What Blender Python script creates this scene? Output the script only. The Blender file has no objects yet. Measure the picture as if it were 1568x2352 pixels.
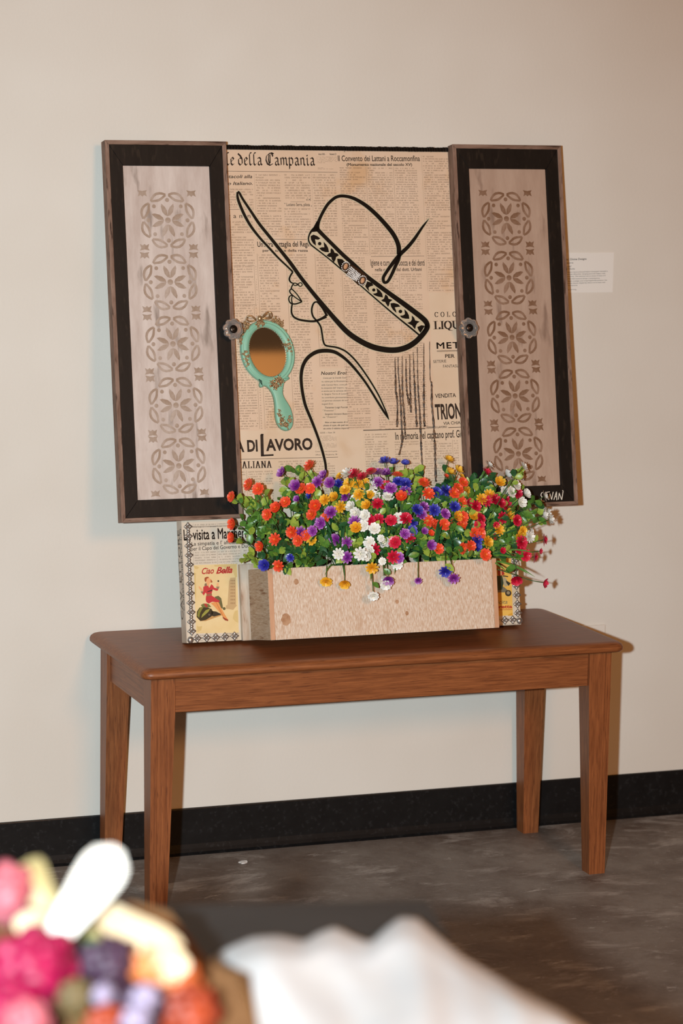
import bpy, bmesh, math, random
import numpy as np
from mathutils import Vector, Matrix, Quaternion
random.seed(7); rng = np.random.default_rng(7)
sc = bpy.context.scene
C = sc.collection
# ------------------------------------------------------------------ camera
IW, IH = 1568, 2352
FPX = 6149.59
CAM = np.array([-2.2324, -5.3640, 1.5907]); YAW, PITCH, ROLL = 0.3580, 0.1486, 0.0166
def axes():
    cy, sy, cp, sp, cr, sr = math.cos(YAW), math.sin(YAW), math.cos(PITCH), math.sin(PITCH), math.cos(ROLL), math.sin(ROLL)
    f = np.array([sy*cp, cy*cp, -sp]); r = np.array([cy, -sy, 0.0]); u = np.cross(r, f)
    return cr*r+sr*u, -sr*r+cr*u, f
RT, UP, FW = axes()
cd = bpy.data.cameras.new('camera'); cam = bpy.data.objects.new('camera', cd); C.objects.link(cam)
cam.matrix_world = Matrix(((RT[0], UP[0], -FW[0], CAM[0]), (RT[1], UP[1], -FW[1], CAM[1]), (RT[2], UP[2], -FW[2], CAM[2]), (0, 0, 0, 1)))
cd.sensor_fit = 'HORIZONTAL'; cd.sensor_width = 24.0; cd.lens = FPX*24.0/IW
cd.clip_start = 0.05; cd.clip_end = 60
cd.dof.use_dof = True; cd.dof.focus_distance = 5.55; cd.dof.aperture_fstop = 3.3; cd.dof.aperture_blades = 9
sc.camera = cam
# ------------------------------------------------------------------ light
sc.view_settings.view_transform = 'Standard'; sc.view_settings.look = 'None'
sc.view_settings.gamma = 1.0; sc.view_settings.use_curve_mapping = False
sc.view_settings.exposure = 0.0
wd = bpy.data.worlds.new('room_ambience'); sc.world = wd; wd.use_nodes = True
wd.node_tree.nodes['Background'].inputs[0].default_value = (1.0, 0.50, 0.22, 1)
wd.node_tree.nodes['Background'].inputs[1].default_value = 0.07
def look(o, tgt):
    o.rotation_euler = (Vector(tgt)-o.location).to_track_quat('-Z', 'Y').to_euler()
fl = bpy.data.lights.new('camera_flash', 'SPOT'); fo = bpy.data.objects.new('camera_flash', fl); C.objects.link(fo)
fo.location = Vector(CAM - 0.30*RT + 0.02*UP); look(fo, (-0.75, 0, 0.66))
fl.energy = 1040; fl.color = (0.82, 0.95, 1.0); fl.spot_size = math.radians(48); fl.spot_blend = 1.0; fl.shadow_soft_size = 0.035
wl = bpy.data.lights.new('ceiling_lamp_warm', 'AREA'); wo = bpy.data.objects.new('ceiling_lamp_warm', wl); C.objects.link(wo)
wo.location = (-0.35, -6.2, 2.7); look(wo, (-0.3, 0, 0.8)); wl.shape = 'DISK'; wl.size = 0.9
wl.energy = 80; wl.color = (1.0, 0.42, 0.12)
wl2 = bpy.data.lights.new('mirror_fill_warm', 'AREA'); wo2 = bpy.data.objects.new('mirror_fill_warm', wl2); C.objects.link(wo2)
wo2.location = (1.0, -6.9, 3.1); look(wo2, (1.6, -8.6, 1.9)); wl2.shape = 'RECTANGLE'; wl2.size = 3.0; wl2.size_y = 0.3
wl2.energy = 75; wl2.color = (1.0, 0.42, 0.12)  # added unseen fill, warms the front wall reflected in the hand mirror

# ------------------------------------------------------------------ helpers
def S(r, g, b):
    def c(v):
        v /= 255.0
        return v/12.92 if v <= 0.04045 else ((v+0.055)/1.055)**2.4
    return (c(r), c(g), c(b), 1.0)
def ray(u, v): return FW + RT*(u-IW/2)/FPX - UP*(v-IH/2)/FPX
def at_depth(u, v, t): return CAM + t*ray(u, v)
def at_z(u, v, z):
    d = ray(u, v); return CAM + (z-CAM[2])/d[2]*d
def at_wall(u, v, y=0.0):
    d = ray(u, v); return CAM + (y-CAM[1])/d[1]*d
# artwork frame: origin bottom centre of the panel front, x right, v up the leaning panel, n out of it
HT = 0.5028; TH = 0.1801; PT = 0.035
AO = np.array([-0.2665, -0.2192, HT+PT*math.sin(TH)])
AU = np.array([0, math.sin(TH), math.cos(TH)]); AN = np.array([0, -math.cos(TH), math.sin(TH)])
def A(u, v, n=0.0):
    d = ray(u, v); o = AO+n*AN; t = ((o-CAM)@AN)/(d@AN); P = CAM+t*d-o
    return float(P[0]), float(P@AU)
def L(u, v, n):                       # pixel on the plane n -> local artwork vertex
    x, h = A(u, v, n); return (x, -n, h)
def W2A(P):                           # world point -> local artwork vertex
    d = np.asarray(P)-AO; return (d[0], -float(d@AN), float(d@AU))

_m = {}
def nodes(name):
    m = bpy.data.materials.new(name); m.use_nodes = True
    nt = m.node_tree; b = nt.nodes['Principled BSDF']; return m, nt, b
def mat(name, c1, c2=None, scale=8.0, stretch=(1, 1, 1), rough=0.6, spec=0.4, metal=0.0, bump=0.0, lo=0.35, hi=0.65, detail=4.0, coords='Object', c3=None, s3=40.0, coat=0.0, trans=0.0):
    if name in _m: return _m[name]
    m, nt, b = nodes(name); N, K = nt.nodes, nt.links
    b.inputs['Roughness'].default_value = rough; b.inputs['Metallic'].default_value = metal
    b.inputs['Specular IOR Level'].default_value = spec
    b.inputs['Coat Weight'].default_value = coat; b.inputs['Transmission Weight'].default_value = trans
    b.inputs['Base Color'].default_value = c1
    if c2 is not None:
        tc = N.new('ShaderNodeTexCoord'); mp = N.new('ShaderNodeMapping'); mp.inputs['Scale'].default_value = stretch
        K.new(tc.outputs[coords], mp.inputs[0])
        nz = N.new('ShaderNodeTexNoise'); nz.inputs['Scale'].default_value = scale; nz.inputs['Detail'].default_value = detail; nz.inputs['Roughness'].default_value = 0.62
        K.new(mp.outputs[0], nz.inputs['Vector'])
        r = N.new('ShaderNodeMapRange'); r.inputs[1].default_value = lo; r.inputs[2].default_value = hi; K.new(nz.outputs[0], r.inputs[0])
        mx = N.new('ShaderNodeMix'); mx.data_type = 'RGBA'; mx.inputs[6].default_value = c1; mx.inputs[7].default_value = c2
        K.new(r.outputs[0], mx.inputs[0]); out = mx.outputs[2]
        if c3 is not None:
            n3 = N.new('ShaderNodeTexNoise'); n3.inputs['Scale'].default_value = s3; n3.inputs['Detail'].default_value = 5; K.new(mp.outputs[0], n3.inputs['Vector'])
            r3 = N.new('ShaderNodeMapRange'); r3.inputs[1].default_value = 0.58; r3.inputs[2].default_value = 0.7; K.new(n3.outputs[0], r3.inputs[0])
            m3 = N.new('ShaderNodeMix'); m3.data_type = 'RGBA'; m3.inputs[7].default_value = c3; K.new(r3.outputs[0], m3.inputs[0]); K.new(out, m3.inputs[6]); out = m3.outputs[2]
        K.new(out, b.inputs['Base Color'])
        if bump:
            bp = N.new('ShaderNodeBump'); bp.inputs['Strength'].default_value = 1.0; bp.inputs['Distance'].default_value = bump
            K.new(nz.outputs[0], bp.inputs['Height']); K.new(bp.outputs[0], b.inputs['Normal'])
    _m[name] = m; return m

def mesh(name, verts, faces, m=None, smooth=False, uvs=None):
    me = bpy.data.meshes.new(name); me.from_pydata([tuple(v) for v in verts], [], [tuple(f) for f in faces])
    if m is not None: me.materials.append(m)
    if smooth: me.polygons.foreach_set('use_smooth', [True]*len(me.polygons))
    if uvs is not None:
        l = me.uv_layers.new(name='UVMap')
        for p in me.polygons:
            for li in p.loop_indices: l.data[li].uv = uvs[me.loops[li].vertex_index]
    me.update(); return me
def ob(name, me, parent=None, loc=None, rot=None, kind=None):
    o = bpy.data.objects.new(name, me); C.objects.link(o)
    if parent is not None: o.parent = parent
    if loc is not None: o.location = loc
    if rot is not None: o.rotation_euler = rot
    if kind: o['kind'] = kind
    return o
def tag(o, label, cat, group=None):
    o['label'] = label; o['category'] = cat
    if group: o['group'] = group
    return o
def thing(name, label, cat, loc=(0, 0, 0), rot=(0, 0, 0), group=None):
    o = ob(name, None, loc=loc, rot=rot); o.empty_display_size = 0.05
    return tag(o, label, cat, group)
class MB:
    def __init__(s): s.v = []; s.f = []
    def add(s, vs, fs):
        o = len(s.v); s.v += [tuple(x) for x in vs]; s.f += [tuple(i+o for i in q) for q in fs]; return s
    def box(s, a, b, M=None):
        x0, y0, z0 = a; x1, y1, z1 = b
        vs = [(x0, y0, z0), (x1, y0, z0), (x1, y1, z0), (x0, y1, z0), (x0, y0, z1), (x1, y0, z1), (x1, y1, z1), (x0, y1, z1)]
        if M is not None: vs = [tuple(M @ Vector(v)) for v in vs]
        return s.add(vs, [(0, 3, 2, 1), (4, 5, 6, 7), (0, 1, 5, 4), (1, 2, 6, 5), (2, 3, 7, 6), (3, 0, 4, 7)])
    def ell(s, c, r, M=None, nu=8, nv=6):
        vs = []; fs = []
        for j in range(nv+1):
            ph = math.pi*j/nv
            for i in range(nu):
                t = 2*math.pi*i/nu; p = Vector((r[0]*math.sin(ph)*math.cos(t), r[1]*math.sin(ph)*math.sin(t), r[2]*math.cos(ph)))
                if M is not None: p = M @ p
                vs.append((p.x+c[0], p.y+c[1], p.z+c[2]))
        for j in range(nv):
            for i in range(nu): fs.append((j*nu+i, (j+1)*nu+i, (j+1)*nu+(i+1) % nu, j*nu+(i+1) % nu))
        return s.add(vs, fs)
    def tube(s, pts, rad, n=6, cap=True):
        pts = [Vector(p) for p in pts]; vs = []; fs = []; prev = None
        for i, p in enumerate(pts):
            d = (pts[min(i+1, len(pts)-1)]-pts[max(i-1, 0)])
            d = d.normalized() if d.length > 1e-9 else Vector((0, 0, 1))
            if prev is None:
                a = d.orthogonal().normalized()
            else:
                a = prev - d*prev.dot(d); a = a.normalized() if a.length > 1e-6 else d.orthogonal().normalized()
            prev = a; b = d.cross(a); r = rad[i] if hasattr(rad, '__len__') else rad
            for k in range(n):
                t = 2*math.pi*k/n; vs.append(tuple(p+a*(r*math.cos(t))+b*(r*math.sin(t))))
        for i in range(len(pts)-1):
            for k in range(n): fs.append((i*n+k, i*n+(k+1) % n, (i+1)*n+(k+1) % n, (i+1)*n+k))
        if cap: fs.append(tuple(range(n))[::-1]); fs.append(tuple((len(pts)-1)*n+k for k in range(n)))
        return s.add(vs, fs)
    def prism(s, poly, y0, y1):            # polygon in (x,z), extruded between y0 (front) and y1 (back)
        n = len(poly); vs = [(p[0], y0, p[1]) for p in poly]+[(p[0], y1, p[1]) for p in poly]
        fs = [tuple(range(n)), tuple(range(n, 2*n))[::-1]]+[((i+1) % n, i, i+n, (i+1) % n+n) for i in range(n)]
        return s.add(vs, fs)
    def make(s, name, m=None, parent=None, smooth=False, **k):
        return ob(name, mesh(name, s.v, s.f, m, smooth), parent, **k)
def bevel_me(me, w, seg=2):
    bm = bmesh.new(); bm.from_mesh(me)
    bmesh.ops.recalc_face_normals(bm, faces=bm.faces)
    bmesh.ops.bevel(bm, geom=bm.edges[:], offset=w, segments=seg, affect='EDGES', profile=0.6)
    bm.to_mesh(me); bm.free(); return me
def fixn(me):
    bm = bmesh.new(); bm.from_mesh(me); bmesh.ops.recalc_face_normals(bm, faces=bm.faces); bm.to_mesh(me); bm.free(); return me
def rbox(name, a, b, m, parent=None, bev=0.002, seg=2, **k):
    q = MB().box(a, b); me = mesh(name, q.v, q.f, m); bevel_me(me, bev, seg); return ob(name, me, parent, **k)
def smoothline(pts, per=6):
    P = [np.array(p, float) for p in pts]; out = []
    for i in range(len(P)-1):
        p0 = P[max(i-1, 0)]; p1 = P[i]; p2 = P[i+1]; p3 = P[min(i+2, len(P)-1)]
        for k in range(per):
            t = k/per; out.append(0.5*((2*p1)+(-p0+p2)*t+(2*p0-5*p1+4*p2-p3)*t*t+(-p0+3*p1-3*p2+p3)*t**3))
    out.append(P[-1]); return out
def ribbon(mb, pts, n, extra=0.0, per=6):
    """pts: (u px, v px, width px) -> ribbon on the artwork plane at height n"""
    q = smoothline(pts, per); P = [np.array(p[:2]) for p in q]; Wd = [max(p[2], 0.3)+extra for p in q]
    vs = []
    for i in range(len(P)):
        d = P[min(i+1, len(P)-1)]-P[max(i-1, 0)]; d = d/(np.linalg.norm(d)+1e-9); nn = np.array([-d[1], d[0]])
        e = d*extra*0.5*(1 if i == len(P)-1 else (-1 if i == 0 else 0))
        for s in (-1, 1):
            c = P[i]+nn*s*Wd[i]/2+e; vs.append(L(c[0], c[1], n))
    mb.add(vs, [(2*i, 2*i+1, 2*i+3, 2*i+2) for i in range(len(P)-1)])
def hull(pts):
    pts = sorted(set((round(a, 6), round(b, 6)) for a, b in pts))
    if len(pts) < 3: return pts
    def half(ps):
        h = []
        for p in ps:
            while len(h) >= 2 and (h[-1][0]-h[-2][0])*(p[1]-h[-2][1])-(h[-1][1]-h[-2][1])*(p[0]-h[-2][0]) <= 0: h.pop()
            h.append(p)
        return h
    a = half(pts); b = half(pts[::-1]); return a[:-1]+b[:-1]
def nib(strokes, w, ang, th):
    """broad-nib lettering: list of convex polygons for polyline strokes"""
    ca, sa = math.cos(ang)*w/2, math.sin(ang)*w/2; out = []
    for st in strokes:
        for p, q in zip(st[:-1], st[1:]):
            pts = []
            for c in (p, q):
                for s in (-1, 1):
                    for dx, dy in ((-th, -th), (th, -th), (th, th), (-th, th)): pts.append((c[0]+s*ca+dx/2, c[1]+s*sa+dy/2))
            out.append(hull(pts))
    return out
# ---- text from the built-in font, as flat meshes
_tc = {}
def glyphs(txt, shear=0.0, bold=0.0, spacing=1.0):
    fake = bold if 'M' in txt else 0.0
    bold = 0.0 if fake else bold
    key = (txt, shear, bold, spacing, fake)
    if key not in _tc:
        cu = bpy.data.curves.new('t', 'FONT'); cu.body = txt; cu.shear = shear; cu.offset = bold; cu.space_character = spacing; cu.resolution_u = 3; cu.fill_mode = 'FRONT'
        o = bpy.data.objects.new('t', cu); C.objects.link(o); dg = bpy.context.evaluated_depsgraph_get()
        me = bpy.data.meshes.new_from_object(o.evaluated_get(dg))
        vs = np.array([tuple(v.co)[:2] for v in me.vertices]); fs = [tuple(p.vertices) for p in me.polygons]
        bpy.data.objects.remove(o); bpy.data.curves.remove(cu); bpy.data.meshes.remove(me)
        if fake:
            n_ = len(vs); f0 = list(fs); vs = np.concatenate([vs+np.array([dx, dy]) for dx, dy in ((-fake, 0), (fake, 0), (0, fake), (0, -fake))]); fs = [tuple(i+k*n_ for i in q) for k in range(4) for q in f0]
        _tc[key] = (vs, fs)
    return _tc[key]
CAPH = None
def capheight():
    global CAPH
    if CAPH is None: CAPH = glyphs('H')[0][:, 1].max()
    return CAPH
def put_text(mb, txt, p0, p1, h, n, shear=0.0, bold=0.0, spacing=1.0):
    """text on the artwork plane: baseline from pixel p0 to pixel p1, capital height h px"""
    vs, fs = glyphs(txt, shear, bold, spacing); x0, x1 = vs[:, 0].min(), vs[:, 0].max(); ch = capheight()
    a = np.array(A(*p0, n)); b = np.array(A(*p1, n)); up = np.array(A(p0[0], p0[1]-h, n))-a; hh = np.linalg.norm(up)
    d = b-a; e = np.array([-d[1], d[0]])/np.linalg.norm(d)*hh
    out = [(lambda q: (q[0], -n, q[1]))(a+d*(x-x0)/(x1-x0)+e*y/ch) for x, y in vs]
    mb.add(out, fs)
def put_polys(mb, polys, p0, p1, h, n, wtot):
    a = np.array(A(*p0, n)); b = np.array(A(*p1, n)); hh = np.linalg.norm(np.array(A(p0[0], p0[1]-h, n))-a)
    d = b-a; e = np.array([-d[1], d[0]])/np.linalg.norm(d)*hh
    for po in polys:
        vs = []
        for x, y in po:
            q = a+d*x/wtot+e*y; vs.append((q[0], -n, q[1]))
        mb.add(vs, [tuple(range(len(vs)))])

# ------------------------------------------------------------------ setting
M_wall = mat('wall_paint', S(220, 214, 205), S(216, 209, 199), 3.0, rough=0.75, spec=0.2, detail=2)
def wall_bump():
    nt = M_wall.node_tree; N, K = nt.nodes, nt.links; b = N['Principled BSDF']
    n = N.new('ShaderNodeTexNoise'); n.inputs['Scale'].default_value = 160; tc = N.new('ShaderNodeTexCoord'); K.new(tc.outputs['Object'], n.inputs['Vector'])
    bp = N.new('ShaderNodeBump'); bp.inputs['Distance'].default_value = 0.0006; bp.inputs['Strength'].default_value = 0.5
    K.new(n.outputs[0], bp.inputs['Height']); K.new(bp.outputs[0], b.inputs['Normal'])
wall_bump()
o = MB().box((-5, 0, 0), (5, 0.12, 3.4)).make('wall_back', M_wall, kind='structure')
MB().box((-5, -8.72, 0), (5, -8.6, 3.4)).make('wall_front', M_wall, kind='structure')
def floor_mat():
    m, nt, b = nodes('stained_concrete'); N, K = nt.nodes, nt.links
    tc = N.new('ShaderNodeTexCoord')
    def noise(sc_, det, rgh=0.6, st=(1, 1, 1), dist=0.0):
        mp = N.new('ShaderNodeMapping'); mp.inputs['Scale'].default_value = st; K.new(tc.outputs['Object'], mp.inputs[0])
        n = N.new('ShaderNodeTexNoise'); n.inputs['Scale'].default_value = sc_; n.inputs['Detail'].default_value = det; n.inputs['Roughness'].default_value = rgh; n.inputs['Distortion'].default_value = dist
        K.new(mp.outputs[0], n.inputs['Vector']); return n.outputs[0]
    def rng_(x, a, b_):
        r = N.new('ShaderNodeMapRange'); r.inputs[1].default_value = a; r.inputs[2].default_value = b_; K.new(x, r.inputs[0]); return r.outputs[0]
    def mix(f, a, b_):
        x = N.new('ShaderNodeMix'); x.data_type = 'RGBA'; K.new(f, x.inputs[0])
        for i, c in ((6, a), (7, b_)):
            if isinstance(c, tuple): x.inputs[i].default_value = c
            else: K.new(c, x.inputs[i])
        return x.outputs[2]
    c = mix(rng_(noise(1.6, 6, 0.65, dist=0.6), 0.32, 0.68), S(118, 104, 94), S(152, 144, 136))
    c = mix(rng_(noise(6, 8, 0.72), 0.42, 0.70), c, S(98, 82, 72))
    c = mix(rng_(noise(5, 7, 0.72, (1, 2.2, 1), 0.5), 0.54, 0.68), c, S(178, 170, 163))
    c = mix(rng_(noise(11, 8, 0.8, (1, 2.6, 1), 0.4), 0.60, 0.68), c, S(204, 198, 192))
    c = mix(rng_(noise(70, 4, 0.8, (1, 1.6, 1)), 0.62, 0.72), c, S(186, 178, 170))
    c = mix(rng_(noise(45, 6, 0.8), 0.62, 0.74), c, S(78, 64, 56))
    K.new(c, b.inputs['Base Color']); b.inputs['Roughness'].default_value = 0.55; b.inputs['Specular IOR Level'].default_value = 0.35
    bp = N.new('ShaderNodeBump'); bp.inputs['Distance'].default_value = 0.001; K.new(noise(40, 6), bp.inputs['Height']); K.new(bp.outputs[0], b.inputs['Normal'])
    return m
MB().box((-5, -8.72, -0.1), (5, 0.12, 0)).make('floor', floor_mat(), kind='structure')
M_base = mat('black_vinyl', S(14, 14, 15), S(20, 20, 21), 30, rough=0.4, spec=0.3, c3=S(34, 34, 35), s3=120)
prof = [(0, 0.1016), (-0.004, 0.1012), (-0.0048, 0.099), (-0.0045, 0.022), (-0.006, 0.012), (-0.010, 0.005), (-0.016, 0.0), (0, 0)]
vs = [(x, y, z) for x in (-5, 5) for y, z in prof]; k = len(prof)
fs = [(i, (i+1) % k, (i+1) % k+k, i+k) for i in range(k)]+[tuple(range(k)), tuple(range(k, 2*k))[::-1]]
ob('baseboard_back', fixn(mesh('baseboard_back', vs, fs, M_base)), kind='structure')

# ------------------------------------------------------------------ bench table
def wood(name, st, dark=S(108, 58, 29), light=S(152, 90, 50), sc_=12.0, rough=0.42):
    return mat(name, dark, light, sc_, st, rough=rough, spec=0.45, bump=0.0004, lo=0.30, hi=0.68, detail=7, c3=S(96, 50, 26), s3=26)
WX = wood('oak_stain_long', (1.0, 22, 22)); WY = wood('oak_stain_cross', (22, 1.0, 22)); WZ = wood('oak_stain_upright', (22, 22, 1.0))
TX, TYF, TL, TD = -0.2687, -0.4264, 1.0489, 0.4205
table = thing('wooden_bench_table', 'low reddish-brown wooden bench table with four tapered legs against the wall', 'table', (TX, TYF+TD/2, 0))
hx, hy = TL/2, TD/2
def rrect(hx, hy, r, z, seg=5):
    p = []
    for cx, cy, a0 in ((hx-r, hy-r, 0), (-hx+r, hy-r, 90), (-hx+r, -hy+r, 180), (hx-r, -hy+r, 270)):
        for i in range(seg+1):
            a = math.radians(a0+90*i/seg); p.append((cx+r*math.cos(a), cy+r*math.sin(a), z))
    return p
rings = [(0.004, HT-0.021), (0.0, HT-0.017), (0.0, HT-0.011), (0.0025, HT-0.006), (0.007, HT-0.0025), (0.013, HT-0.0006), (0.019, HT)]
vs = []; fs = []
for ins, z in rings: vs += rrect(hx-ins, hy-ins, 0.022-ins*0.6, z)
k = len(rrect(hx, hy, 0.02, 0))
for j in range(len(rings)-1): fs += [(j*k+i, j*k+(i+1) % k, (j+1)*k+(i+1) % k, (j+1)*k+i) for i in range(k)]
fs += [tuple(range(k))[::-1], tuple((len(rings)-1)*k+i for i in range(k))]
me = mesh('tabletop', vs, fs, WX)
for p in me.polygons: p.use_smooth = len(p.vertices) == 4
ob('tabletop', me, table)
LI = 0.0228; LW = 0.050; LB = 0.036; ZT = HT-0.021; AH = 0.076
for sx in (-1, 1):
    for sy in (-1, 1):
        def sec(w, z):
            b = 0.0125
            poly = [(0, 0), (b-0.001, 0), (b-0.0005, 0.0016), (b+0.0007, 0.0016), (b+0.0012, 0), (w, 0), (w, w), (0, w)]
            return [(sx*(hx-LI-x), sy*(hy-LI-y), z) for x, y in poly]
        vs = sec(LW, ZT)+sec(LW, ZT-AH)+sec(LB, 0); fs = []
        for j in (0, 1): fs += [(j*8+i, j*8+(i+1) % 8, (j+1)*8+(i+1) % 8, (j+1)*8+i) for i in range(8)]
        fs += [tuple(range(8)), tuple(range(16, 24))[::-1]]
        ob('leg', fixn(mesh('leg', vs, fs, WZ)), table)
for sy in (-1, 1):
    y = sy*(hy-LI-0.007); rbox('apron', (-hx+LI+LW, min(y, y-sy*0.02), ZT-AH+0.002), (hx-LI-LW, max(y, y-sy*0.02), ZT), WX, table, 0.001, 1)
for sx in (-1, 1):
    x = sx*(hx-LI-0.007); rbox('apron', (min(x, x-sx*0.02), -hy+LI+LW, ZT-AH+0.002), (max(x, x-sx*0.02), hy-LI-LW, ZT), WY, table, 0.001, 1)

# ------------------------------------------------------------------ artwork
art = thing('shuttered_window_artwork', 'newspaper collage artwork with two dark shutters and a whitewashed planter box leaning on the wall', 'artwork', AO, (-TH, 0, 0))
def paper_mat(name, c1, c2, stain):
    m = mat(name, c1, c2, 5.0, rough=0.45, spec=0.35, c3=stain, s3=9.0, lo=0.3, hi=0.7); return m
P_tan = paper_mat('sepia_newsprint', S(222, 196, 172), S(212, 182, 154), S(208, 170, 132))
P_pale = paper_mat('pale_newsprint', S(222, 200, 176), S(212, 186, 158), S(206, 176, 144))
P_grey = paper_mat('cream_newsprint', S(216, 204, 188), S(208, 195, 176), S(204, 186, 160))
INK = mat('printing_ink', S(40, 30, 24), S(62, 48, 38), 60, rough=0.6, spec=0.2)
def textmat(name, paper, ink, dens):
    """printed columns of small type: UV x counts columns, UV y counts lines"""
    m = paper.copy(); m.name = name; nt = m.node_tree; N, K = nt.nodes, nt.links; b = N['Principled BSDF']
    src = b.inputs['Base Color'].links[0].from_socket
    uv = N.new('ShaderNodeUVMap'); sep = N.new('ShaderNodeSeparateXYZ'); K.new(uv.outputs[0], sep.inputs[0])
    def mth(op, a, b_=None, c=None):
        x = N.new('ShaderNodeMath'); x.operation = op
        for i, q in enumerate((a, b_, c)):
            if q is None: continue
            if isinstance(q, (int, float)): x.inputs[i].default_value = q
            else: K.new(q, x.inputs[i])
        return x.outputs[0]
    def comb(x, y):
        c = N.new('ShaderNodeCombineXYZ'); K.new(x, c.inputs[0]); K.new(y, c.inputs[1]); return c.outputs[0]
    def nz(vec, det=0.0):
        n = N.new('ShaderNodeTexNoise'); n.inputs['Scale'].default_value = 1.0; n.inputs['Detail'].default_value = det; K.new(vec, n.inputs['Vector']); return n.outputs[0]
    def wn(vec):
        n = N.new('ShaderNodeTexWhiteNoise'); n.noise_dimensions = '2D'; K.new(vec, n.inputs['Vector']); return n.outputs[0]
    U, V = sep.outputs[0], sep.outputs[1]
    fu, fv = mth('FRACT', U), mth('FRACT', V); cu, cv = mth('FLOOR', U), mth('FLOOR', V)
    band = mth('MULTIPLY', mth('GREATER_THAN', fv, 0.24), mth('LESS_THAN', fv, 0.78))
    word = mth('GREATER_THAN', nz(comb(mth('MULTIPLY', U, 17.0), mth('MULTIPLY', cv, 7.31))), 0.42)
    letter = mth('GREATER_THAN', nz(comb(mth('MULTIPLY', U, 78.0), mth('MULTIPLY', V, 3.6)), 1.0), dens)
    mar = mth('MULTIPLY', mth('GREATER_THAN', fu, 0.045), mth('LESS_THAN', fu, 0.955))
    w1 = wn(comb(cu, cv)); w2 = wn(comb(mth('ADD', cu, 31.7), cv))
    endl = mth('MULTIPLY', mth('GREATER_THAN', w1, 0.86), mth('GREATER_THAN', fu, mth('ADD', mth('MULTIPLY', w2, 0.6), 0.25)))
    ink_ = mth('MULTIPLY', mth('MULTIPLY', band, word), mth('MULTIPLY', letter, mth('MULTIPLY', mar, mth('SUBTRACT', 1.0, endl))))
    rule = mth('LESS_THAN', mth('ABSOLUTE', mth('SUBTRACT', mth('FRACT', mth('ADD', U, 0.5)), 0.5)), 0.007)
    tot = mth('MAXIMUM', mth('MULTIPLY', ink_, 0.52), mth('MULTIPLY', rule, 0.5))
    mx = N.new('ShaderNodeMix'); mx.data_type = 'RGBA'; K.new(tot, mx.inputs[0]); K.new(src, mx.inputs[6]); mx.inputs[7].default_value = ink
    K.new(mx.outputs[2], b.inputs['Base Color']); return m
T_tan = textmat('sepia_small_type', P_tan, S(84, 60, 42), 0.47)
T_pale = textmat('pale_small_type', P_pale, S(96, 74, 56), 0.47)
T_grey = textmat('cream_small_type', P_grey, S(92, 80, 66), 0.47)

M_side = mat('panel_edge_paper', S(206, 192, 176), S(190, 170, 150), 12, rough=0.5, c3=S(150, 110, 70), s3=18)
PX = 0.374; PTOP = 1.021
rbox('panel', (-PX, 0.0, 0.0), (PX, PT, PTOP), M_side, art, 0.0015, 2)
def sheet(name, pm, u0, v0, u1, v1, n, label=None):
    a = A(u0, v0); b = A(u1, v1); q = MB().box((a[0], -n, b[1]), (b[0], -0.0, a[1]))
    o = q.make(name, pm, art)
    if label: o['label'] = label
    return o
def sheet_xy(name, pm, x0, z0, x1, z1, n, label=None):
    o = MB().box((x0, -n, z0), (x1, 0.0, z1)).make(name, pm, art)
    if label: o['label'] = label
    return o
def columns(sh, m, rects, n, colx0, colw, pitch, nm='small_type'):
    """rects in px; colx0/colw/pitch in px measured at the rect"""
    for (u0, v0, u1, v1) in rects:
        vs = []; fs = []; uv = []; a = A(u0, v0); b = A(u1, v1); x0 = A(colx0, v0)[0]; cw = A(colx0+colw, v0)[0]-x0; ph = a[1]-A(u0, v0+pitch)[1]
        k = len(vs)
        for x, z in ((a[0], a[1]), (b[0], a[1]), (b[0], b[1]), (a[0], b[1])):
            vs.append((x, -n, z)); uv.append(((x-x0)/cw+3.0, (a[1]-z)/ph+round(v0)*1.0))
        fs.append((k, k+3, k+2, k+1)); ob(nm, mesh(nm, vs, fs, m, uvs=uv), sh)
def headline(sh, lines, n, m=INK, name='headline'):
    for l in lines:
        mb = MB(); put_text(mb, l[0], l[1], l[2], l[3], n, **(l[4] if len(l) > 4 else {})); mb.make(name, m, sh)
def rules(sh, segs, n, name='rule', dotted=False):
    for (u0, v0, u1, v1, w) in segs:
        mb = MB()
        if dotted:
            d = math.hypot(u1-u0, v1-v0); k = int(d/2.6)
            for i in range(k):
                t = (i+0.2)/k; t2 = (i+0.75)/k
                ribbon(mb, [(u0+(u1-u0)*t, v0+(v1-v0)*t, w), (u0+(u1-u0)*t2, v0+(v1-v0)*t2, w)], n, per=1)
        else: ribbon(mb, [(u0, v0, w), (u1, v1, w)], n, per=1)
        mb.make(name, INK, sh, kind='stuff' if dotted else None)
z0b = A(700, 990)[1]
xl, xr = -0.373, 0.373
xm = A(776, 500)[0]
# backing sheet
shB = sheet_xy('newspaper_sheet', P_pale, xl, 0.001, xr, PTOP-0.006, 0.0003, 'plain pasted newspaper backing')
sh1 = sheet_xy('newspaper_sheet', P_tan, xl, z0b, xm, 1.0145, 0.0006, 'newspaper page headed in blackletter')
sh2 = sheet_xy('newspaper_sheet', P_tan, xm+0.0004, z0b, xr, 1.0145, 0.0007, 'newspaper page with convent headline')
a, b = A(985, 672), A(1066, 985)
sh3 = sheet_xy('newspaper_sheet', P_pale, a[0], b[1]+0.002, 0.30, a[1], 0.0010, 'pasted block of shop advertisements')
a = A(545, 990); b = A(777, 1056)
sh4 = sheet_xy('newspaper_sheet', P_pale, xl, 0.252, b[0], a[1], 0.0008, 'newspaper page with large masthead capitals')
a = A(832, 988)
sh5 = sheet_xy('newspaper_sheet', P_pale, a[0], 0.16, xr, a[1]-0.0005, 0.0009, 'newspaper page with memorial headline')
a = A(430, 1195); b = A(720, 1300)
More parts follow.
